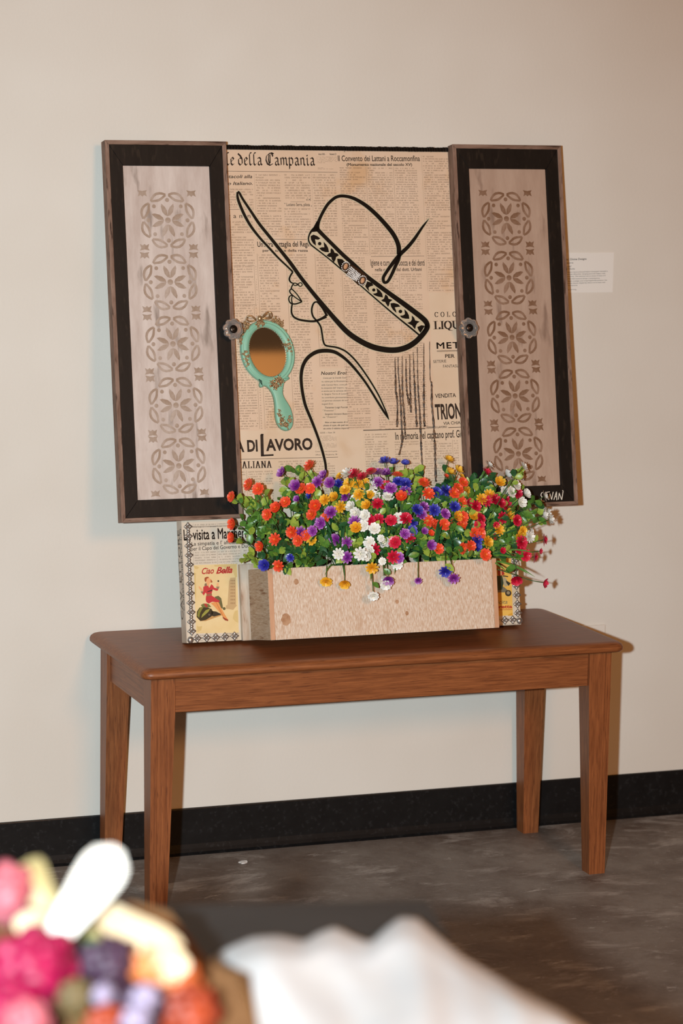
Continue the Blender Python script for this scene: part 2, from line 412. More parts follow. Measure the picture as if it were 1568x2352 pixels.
sh6 = sheet_xy('newspaper_sheet', P_grey, xl+0.0005, 0.001, 0.0, 0.268, 0.0011, 'cream newspaper page below the left shutter')
sh7 = sheet_xy('newspaper_sheet', P_grey, 0.10, 0.001, xr-0.0005, 0.26, 0.0011, 'cream newspaper page below the right shutter')
e = 0.0002
columns(sh1, T_tan, [(505, 432, 582, 477), (505, 507, 586, 610), (505, 610, 592, 700), (505, 700, 602, 985)], 0.0006+e, 517, 66, 5.9)
columns(sh1, T_tan, [(583, 399, 649, 543), (649.5, 399, 714, 456), (650, 477, 717, 545), (714.5, 399, 775, 520), (716, 520, 775, 548)], 0.0006+e, 583, 66, 5.9)
columns(sh1, T_tan, [(589, 583, 656, 985), (656, 583, 722, 985), (721, 583, 775, 842)], 0.0006+e, 590, 66.5, 5.9)
columns(sh2, T_tan, [(777, 383, 966, 586)], 0.0007+e, 776, 63.6, 5.3)
columns(sh2, T_tan, [(779, 590, 848, 842), (790, 842, 852, 985)], 0.0007+e, 783, 66, 5.3)
columns(sh2, T_tan, [(852, 628, 983, 985)], 0.0007+e, 851, 65, 5.3)
columns(sh2, T_tan, [(967, 357, 1050, 668)], 0.0007+e, 967, 68, 5.3)
columns(sh4, T_pale, [(545, 1082, 633, 1240), (636, 1058, 706, 1240), (707, 1058, 776, 1240)], 0.0008+e, 566, 69.5, 5.7)
columns(sh4, T_pale, [(723, 1001, 774, 1031)], 0.0008+e, 723, 51, 2.6)
columns(sh5, T_pale, [(834, 996, 901, 1240), (903, 1013, 971, 1240), (973, 1012, 1062, 1240)], 0.0009+e, 833, 69, 5.6)
columns(sh6, T_grey, [(440, 1267, 556, 1297), (556, 1262, 700, 1310), (440, 1203, 560, 1208)], 0.0011+e, 443, 55, 6.0)
columns(sh6, T_grey, [(446, 1457, 548, 1469)], 0.0011+e, 443, 55, 6.0)
columns(sh7, T_grey, [(1100, 1200, 1196, 1300), (1145, 1420, 1196, 1434)], 0.0011+e, 1100, 55, 6.0)

# --- blackletter masthead "le della Campania" (ascending long strokes with a broad nib)
def bl():
    G = {}
    i_ = [[(0.08, 0.52), (0.16, 0.6), (0.16, 0.1), (0.24, 0.0), (0.32, 0.08)]]
    G['i'] = (i_+[[(0.14, 0.82), (0.19, 0.78)]], 0.36)
    G['l'] = ([[(0.30, 0.98), (0.20, 1.0), (0.12, 0.85), (0.12, 0.1), (0.22, 0.0), (0.32, 0.1)]], 0.38)
    G['e'] = ([[(0.34, 0.08), (0.22, 0.0), (0.10, 0.12), (0.10, 0.5), (0.24, 0.62), (0.36, 0.48), (0.12, 0.28)]], 0.44)
    G['d'] = ([[(0.08, 0.92), (0.30, 0.72), (0.42, 0.5), (0.42, 0.14), (0.24, 0.0), (0.10, 0.14), (0.10, 0.46), (0.26, 0.6), (0.38, 0.52)]], 0.54)
    G['a'] = ([[(0.10, 0.56), (0.26, 0.62), (0.36, 0.5), (0.36, 0.1), (0.46, 0.02)], [(0.36, 0.38), (0.14, 0.26), (0.12, 0.08), (0.24, 0.0), (0.36, 0.12)]], 0.52)
    G['m'] = ([[(0.06, 0.54), (0.12, 0.6), (0.12, 0.04)], [(0.12, 0.5), (0.28, 0.62), (0.36, 0.52), (0.36, 0.04)], [(0.36, 0.5), (0.52, 0.62), (0.60, 0.52), (0.60, 0.1), (0.70, 0.0)]], 0.76)
    G['n'] = ([[(0.06, 0.54), (0.12, 0.6), (0.12, 0.04)], [(0.12, 0.5), (0.28, 0.62), (0.38, 0.52), (0.38, 0.1), (0.48, 0.0)]], 0.54)
    G['p'] = ([[(0.02, 0.54), (0.12, 0.64), (0.12, -0.28)], [(0.12, 0.5), (0.28, 0.62), (0.42, 0.5), (0.42, 0.14), (0.28, 0.0), (0.14, 0.08)]], 0.54)
    G['C'] = ([[(0.78, 0.92), (0.60, 1.0), (0.40, 0.95), (0.14, 0.75), (0.08, 0.42), (0.20, 0.10), (0.44, 0.0), (0.66, 0.10)], [(0.36, 0.92), (0.30, 0.5), (0.36, 0.12)], [(0.46, 0.86), (0.44, 0.16)], [(0.60, 0.98), (0.72, 0.72)]], 0.80)
    G[' '] = ([], 0.24)
    return G
def setline(G, txt, w, ang, th):
    x = 0; out = []
    for ch in txt:
        st, adv = G[ch]; out += nib([[(p[0]+x, p[1]) for p in s] for s in st], w, ang, th); x += adv
    return out, x
po, wt = setline(bl(), 'le della Campania', 0.115, math.radians(48), 0.018)
mb = MB(); put_polys(mb, po, (518.5, 379), (724, 380), 28.5, 0.0006+e, wt); mb.make('masthead', INK, sh1)
# --- serif capitals (horizontal nib gives thick uprights and thin bars)
def serif():
    G = {}; sf = lambda x, y, w=0.13: [(x-w, y), (x+w, y)]
    G['T'] = ([[(0.3, 0), (0.3, 1)], [(0.04, 1), (0.56, 1)], [(0.04, 1), (0.04, 0.82)], [(0.56, 1), (0.56, 0.82)], sf(0.3, 0)], 0.66)
    G['A'] = ([[(0.1, 0), (0.34, 1)], [(0.36, 1), (0.6, 0)], [(0.18, 0.34), (0.5, 0.34)], sf(0.1, 0), sf(0.6, 0)], 0.76)
    G['L'] = ([[(0.14, 0), (0.14, 1)], [(0.0, 0), (0.52, 0)], [(0.52, 0), (0.52, 0.22)], sf(0.14, 1)], 0.62)
    G['I'] = ([[(0.16, 0), (0.16, 1)], sf(0.16, 0), sf(0.16, 1)], 0.34)
    G['N'] = ([[(0.12, 0), (0.12, 1)], [(0.12, 1), (0.6, 0)], [(0.6, 0), (0.6, 1)], sf(0.12, 0), sf(0.12, 1), sf(0.6, 1)], 0.76)
    circ = [(0.36+0.30*math.cos(t), 0.5+0.5*math.sin(t)) for t in [i*math.pi/8 for i in range(17)]]
    G['O'] = ([circ], 0.76); G['Q'] = ([circ, [(0.36, 0.05), (0.5, -0.18), (0.7, -0.2)]], 0.78)
    G['C'] = ([[(0.62, 0.75), (0.6, 0.95)]+circ[2:14]+[(0.62, 0.2)]], 0.70)
    G['U'] = ([[(0.12, 1), (0.12, 0.25), (0.3, 0), (0.48, 0.05), (0.6, 0.3), (0.6, 1)], sf(0.12, 1), sf(0.6, 1)], 0.74)
    G['R'] = ([[(0.12, 0), (0.12, 1)], [(0.12, 1), (0.45, 0.97), (0.52, 0.75), (0.42, 0.52), (0.12, 0.5)], [(0.32, 0.5), (0.6, 0)], sf(0.12, 0), sf(0.12, 1)], 0.72)
    G[' '] = ([], 0.4); return G
def serif_line(sh, txt, p0, p1, h, n, sp=0.0, w=0.12, name='headline'):
    G = {k: (v[0], v[1]+sp) for k, v in serif().items()}; po, wt = setline(G, txt, w, 0.0, 0.045)
    mb = MB(); put_polys(mb, po, p0, p1, h, n, wt); return mb.make(name, INK, sh)
rules(sh1, [(517, 393, 775, 396, 0.8)], 0.0006+e)
headline(sh1, [('stacoli alla', (519, 409), (579, 409), 7.5, dict(shear=0.25, bold=0.012)), ('lo Italiano.', (519.5, 425), (580, 424.5), 7.5, dict(shear=0.25, bold=0.012)),
               ('r a m n i', (524, 501), (585, 500.5), 10, dict(bold=0.0, spacing=1.1)),
               ('\u201c Luciano Serra, pilota \u201e', (653, 473), (716, 473.5), 7, dict(bold=0.008)), ('V. M.', (703, 461), (714, 461), 4, dict(bold=0.02)),
               ("Un'altra battaglia del Regime", (591, 567), (722, 566), 12, dict(bold=0.014)), ('per la salute della razza', (603, 578), (707, 578), 5.5, dict(bold=0.018)),
               ('Anno XXIII. -', (731, 356), (748, 356), 4, dict(bold=0.02)), ('Numero 21', (757, 356), (772, 356), 4, dict(bold=0.02))], 0.0006+e)
columns(sh1, T_tan, [(727, 359, 773.5, 376), (729, 384, 774, 390)], 0.0006+e, 727, 48, 2.7)
rules(sh1, [(524, 481, 583, 480, 1.2), (590, 549, 712, 550, 1.3)], 0.0006+e, dotted=True, name='dotted_rule')
rules(sh1, [(667, 463.5, 699, 463.5, 0.5)], 0.0006+e)
n2 = 0.0007+e
headline(sh2, [('Il Convento dei Lattani a Roccamonfina', (776, 370), (964, 370), 12.5, dict(bold=0.012)), ('(Monumento nazionale del secolo XV)', (796, 381), (946, 381), 6.3, dict(bold=0.02)),
               ('Igiene e cura della bocca e dei denti', (851, 610), (975, 610), 14, dict(bold=0.008)), ('nella cura  -  dal dott. Urbani', (861, 623), (968, 622), 7.5, dict(bold=0.012)),
               ('Giornale della Campania', (936, 349), (1002, 349), 4, dict(bold=0.012)), ('2', (789, 349), (792.5, 349), 4)], n2)
rules(sh2, [(795, 346.7, 933, 347.5, 0.9), (776, 346, 787, 346, 0.9), (1005, 347.5, 1034, 347.5, 0.9)], n2)
rules(sh2, [(852, 589, 974, 588, 1.2), (735, 848.5, 797, 848, 1.5), (741, 965, 800, 964.5, 1.5)], n2, dotted=True, name='dotted_rule')
# boxed notice set in italics
a = A(735, 846); b = A(799, 987)
shN = sheet_xy('newspaper_sheet', P_pale, a[0], b[1], b[0], a[1], 0.0010, 'small boxed notice headed in italics')
nn = 0.0010+e
headline(shN, [('Nostri Eroi', (737, 861), (796, 860), 7.5, dict(shear=0.2, bold=0.02, spacing=1.1)),
    ('Come per la Grande Guer-', (742, 870), (797, 869), 3.6, dict(shear=0.2)), ('ra, come per la Rivoluzione', (738, 878), (797, 877), 3.6, dict(shear=0.2)),
    ('delle Camicie Nere, come per', (738, 886), (798, 885), 3.6, dict(shear=0.2)), ("la conquista dell' Impero, co-", (738, 893), (798, 892), 3.6, dict(shear=0.2)),
    ('si anche per la salvezza del-', (738, 900), (798, 899), 3.6, dict(shear=0.2)), ('la Spagna Terra di Lavoro', (739, 907), (799, 906), 3.6, dict(shear=0.2)),
    ('ha contribuito gloriosamente', (739, 915), (799, 914), 3.6, dict(shear=0.2)), ('col generoso olocausto dei suoi', (739, 922), (799, 921), 3.6, dict(shear=0.2)),
    ('fulgidi Eroi.', (739, 930), (765, 929), 3.6, dict(shear=0.2)), ('Tenente Luigi Fuccia:', (746, 938), (799, 937), 3.8, dict(shear=0.2, bold=0.01)),
    ('" Presente! ".', (741, 945), (771, 944.5), 3.6, dict(shear=0.2)), ('Sergente Giovanni Beato-', (746, 953), (800, 952), 3.6, dict(shear=0.2, bold=0.01)),
    ('ne: " Presente! ".', (741, 960), (776, 959), 3.6, dict(shear=0.2)), ('Non si tien conto di ri-', (746, 972), (800, 971), 3.6, dict(shear=0.2, bold=0.014)),
    ('chieste di copie, alle quali non', (742, 979), (800, 978), 3.6, dict(shear=0.2, bold=0.014)), ('sia unito il relativo importo', (742, 986), (801, 985), 3.6, dict(shear=0.2, bold=0.014))], nn)
n3 = 0.0010+e
serif_line(sh3, 'COLORI', (998, 728), (1077, 726.5), 11, n3, sp=0.45, w=0.10); serif_line(sh3, 'LIQUORI', (997, 756), (1100, 754), 18, n3, w=0.13)
headline(sh3, [('METALLI', (1002.5, 801), (1112, 798), 14, dict(bold=0.022, spacing=1.15)), ('PER', (1022, 822), (1044, 821.5), 8, dict(bold=0.016)), ('SETERIE', (995, 834), (1025, 832.5), 6.5),
               ('FANTASIA', (1017.5, 844.5), (1056, 843.5), 6.5), ('VENDITA', (999, 914), (1047, 912), 9, dict(bold=0.016)), ('TRIONFO', (1000, 963), (1086, 958.5), 33, dict(bold=0.03)), ('VIA CHIAIA', (1018, 976), (1066, 973.5), 7, dict(bold=0.008))], n3)
rules(sh3, [(1003, 805.6, 1060, 804.4, 0.8), (1003, 807.4, 1060, 806.2, 0.8)], n3)
n4 = 0.0008+e
headline(sh4, [('A DI', (541, 1038), (592, 1036), 25, dict(bold=0.035)), ('AVORO', (611, 1035), (718, 1032), 25, dict(bold=0.035))], n4, name='masthead')
rules(sh4, [(601, 998, 602.5, 1048, 7), (599, 1046.5, 628, 1045, 4), (599, 998, 605, 998, 3)], n4, name='masthead_initial')
serif_line(sh4, 'ITALIANA', (538, 1076), (626, 1074), 15.5, n4, sp=0.12, w=0.13)
rules(sh4, [(552, 1055, 776, 1050, 0.9)], n4)
headline(sh4, [('XXVII \u2014 Num. 34', (735, 996), (769, 995), 3.6), ('Conto corrente con la posta', (724, 1038.5), (774, 1037.5), 2.8), ('Ufficio - Via Margherita, 78', (724, 1046), (774, 1045), 2.8)], n4, name='fine_print')
n5 = 0.0009+e
headline(sh5, [('In memoria del capitano prof. Giuseppe', (908, 1010), (1090, 1003), 16.5, dict(bold=0.014)), ('TERRA DI LAVORO', (979, 984.5), (1026, 982.5), 4.5, dict(bold=0.02))], n5)
rules(sh5, [(834, 988.3, 976, 984.5, 1.8), (1029, 982, 1060, 981, 1.3)], n5)
n6 = 0.0011+e
headline(sh6, [('La visita a Margherita di Savoia', (422, 1241), (650, 1231), 24, dict(bold=0.02)), ("La simpatia e l' affetto della Regina", (440, 1253.5), (606, 1246), 8.5, dict(bold=0.006)),
               ('per il Capo del Governo e Duce del', (439, 1265), (592, 1256.5), 8.5, dict(bold=0.006))], n6)
rules(sh6, [(440, 1209.5, 540, 1206.5, 0.7), (440, 1211, 540, 1208, 0.7)], n6)
# writing along the left edge of the panel
def side_text(txt, y0, y1, nback, hgt, bold, name):
    vs, fs = glyphs(txt, 0, bold, 1.0); x0, x1 = vs[:, 0].min(), vs[:, 0].max(); ch = capheight()
    v0 = A(420, y0)[1]; v1 = A(412, y1)[1]
    return ob(name, mesh(name, [(-PX-0.0003, nback-y/ch*hgt, v0+(v1-v0)*(x-x0)/(x1-x0)) for x, y in vs], fs, mat('faded_ink', S(96, 86, 74), rough=0.6)), art)
side_text('CAV. ETTORE', 1424, 1217, 0.0160, -0.016, 0.0, 'edge_lettering')
side_text('CORSO UMBERTO I, N.', 1403, 1210, 0.0045, -0.0085, 0.0, 'edge_lettering')

# ------------------------------------------------------------------ black line drawing of a woman in a hat
VIN = mat('black_vinyl_decal', S(12, 11, 10), rough=0.4, spec=0.2)
HALO = mat('pale_decal_border', S(205, 192, 164), S(198, 182, 150), 30, rough=0.5)
def cp(x0, y0, s): return lambda pts, w=None: [((x0+p[0]/s), (y0+p[1]/s))+((p[2],) if len(p) > 2 else ((w,) if w else ())) for p in pts]
k1, k2, k3, k4, k5, k6, k7, k8 = cp(500, 310, 5.227), cp(760, 310, 5.227), cp(500, 600, 5.227), cp(780, 600, 5.227), cp(640, 600, 9.8), cp(690, 520, 9.8), cp(780, 880, 5.227), cp(500, 880, 5.227)
strokes = {
 'hat_brim_line': [
   [(544.8, 441, 4), (545.9, 455.4, 6), (552.6, 474.5, 6.5), (563.1, 497.5, 6.5), (576.5, 520.4, 6.2), (595.7, 545.3, 5.6), (618.6, 570.2, 5), (639.7, 593.1, 4.4), (657.5, 610, 4), (668.4, 620.6, 4), (672.4, 624.8, 4.2)],
   [(545.5, 441, 5), (549.5, 443, 5.2), (557.4, 457.3, 5.4), (576.5, 486, 6), (595.7, 514.7, 6.8), (618.6, 543.4, 7.2), (641.6, 572.1, 7.6), (667.5, 605, 8.4), (691.3, 638.3, 8.6), (720, 674.6, 9), (748.7, 709, 10), (771.7, 735.8, 11), (799, 764, 12), (827.8, 783.7, 12.6), (856.5, 797, 13), (885.2, 803.2, 13), (910, 803.8, 13), (933, 798, 13), (952.2, 786.5, 12.6), (967.5, 771.5, 12), (978, 758, 11.5), (981.5, 749, 11), (977, 738, 12), (966, 727.5, 12), (952.2, 716.7, 12), (929.2, 699.5, 11.5), (894.8, 674.6, 10.5), (860.4, 649.2, 10), (837.4, 631.2, 9.6), (811, 606.5, 9.2), (787, 585, 9), (761.4, 559.6, 8.6), (746, 544.3, 8.6), (733, 531, 9), (727, 524, 9)]],
 'hat_band_line': [[(728, 521, 7), (721, 525.5, 7), (714.5, 531.5, 5), (709.8, 540.4, 3.6), (708.3, 550.6, 3.2), (712.8, 560.8, 3.4), (723.7, 570, 3.2), (741, 583.3, 3), (761.4, 599.6, 3), (781.8, 617, 3), (802.2, 632.6, 3), (819, 648, 3), (837.4, 664.3, 3), (875.7, 697.6, 3.4), (914, 730, 3.6), (942.6, 753, 4), (961.8, 769, 4)]],
 'hat_crown_line': [[(727.7, 524.5, 12), (729, 517, 9), (733, 505, 7.2), (741, 488, 7), (752.5, 469.3, 7), (766, 456.4, 7), (776, 451.4, 7), (788.7, 450.2, 7.2), (807.8, 454, 7.6), (827, 463.4, 8.4), (846, 476.6, 9), (867, 495.8, 9.4), (886.3, 516.8, 9.8), (901.6, 536, 10), (911, 553.2, 10), (915.5, 568.3, 10.4), (915.5, 584, 9.8)]],
 'hat_ribbon_line': [[(984.8, 502.3, 0.6), (976, 513.5, 4), (966.6, 526.2, 5.6), (951.3, 549, 7.6), (936, 567.5, 8.4), (920.7, 582, 9), (912, 592, 9.4), (899, 608, 8.2), (887.5, 624.5, 7.4), (880, 638, 7.4), (882, 648.4, 6.6), (890, 646.5, 6.6), (899, 631, 7.4), (908, 611, 7.6), (914.5, 597, 8), (917, 585, 8)]],
 'face_line': [
   [(672.4, 624.6, 4), (667.8, 631.6, 4), (664.6, 638.8, 4), (664.8, 643.9, 4), (667.8, 648.3, 3.4), (672.7, 650.6, 2.8), (678.5, 650.4, 2.4), (684, 653.6, 2.4), (688, 657.4, 2.2), (692.4, 656.6, 2.2), (693.8, 653, 2.2), (691, 649.6, 2.2), (687, 650.2, 2.2), (683, 654, 2.2), (678, 656, 2.2), (673.8, 654, 2.2), (673.2, 651, 2.2)],
   [(672.4, 653, 3), (669.4, 659.5, 3), (668.2, 664.5, 3)],
   [(670.2, 663.3, 2.6), (665.7, 666.3, 3), (665.5, 670.6, 3), (669.8, 676.5, 3), (678.8, 683.7, 2.6), (688, 690, 2.4), (692, 692.3, 2.4)],
   [(669.6, 663.3, 2.8), (677.8, 671.4, 2.6), (683.9, 678.8, 2.6), (689, 686.7, 3), (693, 692.9, 3.4)],
   [(670.6, 678, 2.6), (665, 680.6, 2.8), (662.9, 686.7, 3), (664.9, 693.6, 3), (669.6, 697.2, 3.4), (677.8, 698.2, 3.4), (686, 696, 3.2), (693.4, 692.8, 3.2)],
   [(671.6, 678.6, 2.6), (669.4, 686.7, 2.6), (670.8, 697, 3)],
   [(670.8, 698, 3.4), (669.2, 710.2, 3.8), (669.9, 720, 4), (674.9, 728.2, 4.4), (685.9, 733.8, 4.6), (701.2, 736.8, 4.8), (716.5, 738, 4.8), (727, 736.6, 5.4), (740, 731.2, 6), (749, 726.2, 8)],
   [(751, 726, 6), (742, 710.6, 3.8), (729.8, 695.4, 3.4), (724.7, 693.6, 3.6), (719.8, 697.2, 3.8), (716.2, 707, 4), (715.9, 717.3, 4), (719, 727.3, 4), (726, 735.7, 4), (732.2, 743.2, 4), (737, 753, 4), (739.6, 768, 4), (742, 783, 4), (746.5, 792.6, 4), (757, 795.6, 4), (771, 797.6, 4), (784, 802, 4), (797, 809.5, 4), (814.4, 826, 4), (833.6, 850.8, 3.8), (853, 880, 3.6), (870, 909.3, 3.4), (881.4, 934.3, 3.2), (888, 950, 3.4), (893, 964, 1)]],
 'shoulder_line': [
   [(748.7, 1086, 5.4), (746.8, 1063.7, 5.6), (739.2, 1033, 5.8), (727.9, 998.6, 6), (714.5, 964, 6.4), (701.3, 931.6, 6.8), (694.8, 903, 7), (691.9, 880, 7), (691.5, 862, 7.4), (695.2, 841, 8), (706.2, 822.2, 8.4), (725.4, 809, 9), (746.8, 805.4, 9), (767.8, 808.4, 8), (786, 819, 7), (801, 832, 6.4), (818.3, 851.2, 5.8), (837.4, 876, 5.2), (852.7, 899.2, 5), (866, 921, 5), (881.4, 945.8, 5), (893, 964.3, 1)]],
}
sil = ob('hat_silhouette', None, art); sil.empty_display_size = 0.02
sil['label'] = 'black line drawing of a woman in a wide hat'
band = [(716, 533), (727, 529), (742, 541), (761, 560), (787, 586), (811, 607), (837, 631), (860, 649.5), (895, 675), (929, 700), (952, 717), (972, 733), (978, 746), (962, 768), (942, 753), (914, 730), (875.7, 697.6), (837.4, 664.3), (819, 648), (802, 632), (782, 617), (761, 599), (741, 583), (724, 570), (713, 561), (709, 550), (710, 541)]
mb = MB(); mb.add([L(u, v, 0.0020) for u, v in band], [tuple(range(len(band)))]); ob('hat_band_fill', mesh('hat_band_fill', mb.v, mb.f, HALO), sil)
hm = MB(); hn = 0.0013
for nm, ls in strokes.items():
    mb = MB()
    for s in ls: ribbon(mb, s, 0.0024); hn += 0.00003; ribbon(hm, s, hn, extra=3.2)
    mb.make(nm, VIN, sil)
hm.make('pale_outline', HALO, sil)
for poly in ([(727, 508), (733, 511), (733, 526), (728, 532), (716, 533), (718, 525)], [(970, 765), (984, 750), (978, 738), (974, 752)]): MB().add([L(u, v, 0.0024) for u, v in poly], [tuple(range(len(poly)))]).make('hat_join', VIN, sil)
def disc(c, r, n=12): return [(c[0]+r*math.cos(2*math.pi*i/n), c[1]+r*math.sin(2*math.pi*i/n)) for i in range(n)]
pats = [k6(q) for q in ([(225, 220), (290, 185), (370, 215), (445, 270), (400, 300), (325, 290), (340, 360), (345, 435), (280, 380), (235, 300)], disc((430, 388), 40),
  [(520, 345), (580, 410), (620, 480), (640, 580), (560, 580), (480, 550), (415, 490), (480, 470), (535, 470), (525, 410)],
  [(690, 490), (740, 530), (765, 590), (830, 610), (865, 650), (800, 690), (790, 740), (750, 810), (705, 750), (690, 690), (640, 690), (585, 660), (630, 610), (675, 590), (675, 530)],
  [(825, 725), (880, 730), (940, 740), (1000, 800), (980, 900), (930, 960), (890, 930), (850, 850), (830, 790)])]
pats += [k4(q) for q in ([(330, 240), (385, 260), (405, 290), (360, 305), (345, 320), (355, 365), (325, 330), (305, 300)], disc((408, 345), 20),
  [(440, 320), (480, 350), (510, 390), (518, 435), (460, 425), (420, 410), (395, 390), (430, 385), (450, 375)],
  [(548, 395), (575, 420), (585, 450), (635, 465), (600, 490), (595, 520), (580, 548), (555, 510), (545, 490), (520, 485), (495, 470), (530, 450), (540, 420)],
  [(608, 505), (650, 500), (700, 515), (730, 545), (690, 550), (660, 555), (675, 590), (680, 622), (640, 585), (615, 545)], disc((728, 603), 22),
  [(775, 575), (810, 610), (830, 650), (835, 692), (790, 690), (745, 680), (720, 655), (760, 650), (782, 635)],
  [(865, 650), (895, 680), (905, 710), (960, 725), (930, 745), (915, 770), (905, 818), (880, 790), (865, 770), (835, 755), (810, 740), (850, 725), (865, 700)],
  [(930, 790), (980, 768), (1022, 775), (1000, 810), (968, 860), (945, 830)])]
for q in pats:
    mb = MB(); mb.add([L(u, v, 0.0024) for u, v in q], [tuple(range(len(q)))]); mb.make('band_motif', VIN, sil)
# rhinestone brooch on the hat band
GOLD = mat('antique_gold', S(206, 176, 136), S(150, 116, 78), 220, rough=0.34, metal=0.7)
SILV = mat('antique_silver', S(206, 198, 190), S(140, 130, 122), 160, rough=0.34, metal=0.75)
def crystal_mat():
    m = mat('crystal', S(240, 236, 232), rough=0.12, spec=1.0, metal=0.0, coat=1.0); return m
CRY = crystal_mat(); GEM = mat('peach_gem', S(222, 176, 140), S(196, 140, 100), 90, rough=0.08, spec=0.9, coat=1.0)
br = MB()
poly = k6([(900, 960), (990, 800), (1100, 850), (1190, 890), (1350, 990), (1480, 1110), (1490, 1200), (1420, 1330), (1300, 1330), (1180, 1210), (1070, 1100), (940, 1000)])
br.prism([A(*q, 0.0025) for q in poly], -0.0045, -0.0025); brooch = br.make('brooch', mat('brooch_setting', S(60, 46, 34), rough=0.4, metal=0.7), art)
px = 0.00092
def lens(u, v, n, rx, rz, rn, rot=0): return (L(u, v, n), Matrix.Rotation(rot, 3, 'Y'), (rx, rn, rz))
for X, Y in ((1015, 900), (1395, 1215)):
    u, v = k6([(X, Y)])[0]; g = MB(); c = L(u, v, 0.0045); g.ell(c, (5.0*px, 0.0035, 7.4*px), Matrix.Rotation(math.radians(25), 3, 'Y'), 12, 8); g.make('gem', GEM, brooch, smooth=True)
cr = MB()
def crystal(u, v, r):
    cr.ell(L(u, v, 0.005), (r*px, r*px*0.9, r*px), Matrix.Rotation(random.random()*3, 3, 'Y'), 6, 4)
for X, Y in ((1015, 900), (1395, 1215)):
    u, v = k6([(X, Y)])[0]
    for i in range(15):
        t = 2*math.pi*i/15; ex, ey = 8.6*math.cos(t), 10.6*math.sin(t); a = math.radians(25)
        crystal(u+ex*math.cos(a)-ey*math.sin(a), v+ex*math.sin(a)+ey*math.cos(a), random.uniform(1.3, 2.0))
for i in range(8):
    for j in range(6):
        a_, b_ = i/7.0, j/5.0; X = 1085+a_*215+b_*(-5)+(1-b_)*95*(1-a_*0.2)-40; Y = 1095+a_*125-(1-b_)*175+35*a_*(1-b_)
        u, v = k6([(X, Y)])[0]; crystal(u+random.uniform(-.3, .3), v+random.uniform(-.3, .3), random.uniform(1.6, 2.2))
cr.make('crystals', CRY, brooch, kind='stuff')

# brown paint drips under the hat
DRIP = mat('burnt_drip', S(40, 26, 17), S(116, 84, 58), 170, rough=0.35, spec=0.4, lo=0.42, hi=0.62)
k9 = cp(880, 780, 6.92)
drips = [[(185, 280), (195, 600), (200, 800), (225, 1000), (222, 1390)], [(235, 280), (240, 520), (255, 700), (270, 900), (285, 1150), (298, 1450), (305, 1580), (285, 1700), (252, 1835)],
         [(300, 260), (303, 600), (310, 900), (330, 1150), (340, 1350), (350, 1520)], [(362, 300), (362, 500), (372, 780), (400, 960), (415, 1040)], [(420, 240), (425, 700), (435, 950), (440, 1160)],
         [(475, 200), (490, 550), (505, 850), (520, 1150), (535, 1390)], [(540, 120), (548, 600), (560, 900), (575, 1050), (590, 1330), (600, 1600), (610, 1850), (640, 2235)],
         [(645, 60), (645, 600), (645, 900), (650, 1250), (660, 1385)], [(735, 30), (745, 600), (768, 700), (772, 1000), (800, 1330), (810, 1560), (822, 1700), (828, 2000), (835, 2260)]]
for d in drips:
    q = smoothline(k9(d), 10); mb = MB(); pts = []; rad = []
    for i, p in enumerate(q):
        pts.append(L(p[0]+random.uniform(-.25, .25), p[1], 0.0020)); f = i/len(q)
        rad.append(px*(0.7+min(1.0, 3*f)*1.5)*random.uniform(0.7, 1.4))
    mb.tube(pts, rad, 5); mb.make('paint_drip', DRIP, art, smooth=True)

# ------------------------------------------------------------------ hand mirror
MINT = mat('mint_paint', S(138, 190, 164), S(126, 178, 152), 30, rough=0.42, spec=0.45, lo=0.2, hi=0.8)
hmir = ob('hand_mirror', None, art); hmir.empty_display_size = 0.02; hmir['label'] = 'mint green ornate hand mirror with gilt flowers'
MC = np.array(A(612, 809.5)); SP = abs(A(613, 809.5)[0]-A(612, 809.5)[0]); tl = math.radians(13)
def ell_pt(a, b, t):                       # along tilted ellipse, a long half axis px, b short half axis px
    x, y = b*math.cos(t), a*math.sin(t); ct, st = math.cos(tl), math.sin(tl)
    return MC+np.array([x*ct-y*st, x*st+y*ct])*SP*np.array([1.06, 1.0])
profile = [(1.0, 0.0), (1.02, 0.006), (0.985, 0.0105), (0.93, 0.0115), (0.90, 0.0100), (0.875, 0.0125), (0.83, 0.0130), (0.74, 0.0105), (0.70, 0.0085), (0.69, 0.004)]
ns = 48; vs = []; fs = []
for f, h in profile:
    s = (f-0.69)/0.31; a = 54+s*15.5; b = 39+s*18.0
    for i in range(ns):
        p = ell_pt(a, b, 2*math.pi*i/ns); vs.append((p[0], -(0.0012+h), p[1]))
for j in range(len(profile)-1): fs += [(j*ns+i, j*ns+(i+1) % ns, (j+1)*ns+(i+1) % ns, (j+1)*ns+i) for i in range(ns)]
ob('mirror_frame', fixn(mesh('mirror_frame', vs, fs, MINT, True)), hmir)
vs = [(p[0], -0.0065, p[1]) for p in [ell_pt(55, 40, 2*math.pi*i/ns) for i in range(ns)]]
ob('mirror_glass', fixn(mesh('mirror_glass', vs, [tuple(range(ns))], mat('mirror_silver', (0.82, 0.80, 0.78, 1), rough=0.03, metal=1.0))), hmir)
bd = MB()
for i in range(64):
    p = ell_pt(54.5, 39.3, 2*math.pi*i/64); bd.ell((p[0], -0.0095, p[1]), (0.0011, 0.0011, 0.0011), None, 6, 4)
bd.make('bead_ring', GOLD, hmir, smooth=True)
kh = cp(560, 840, 11.2)
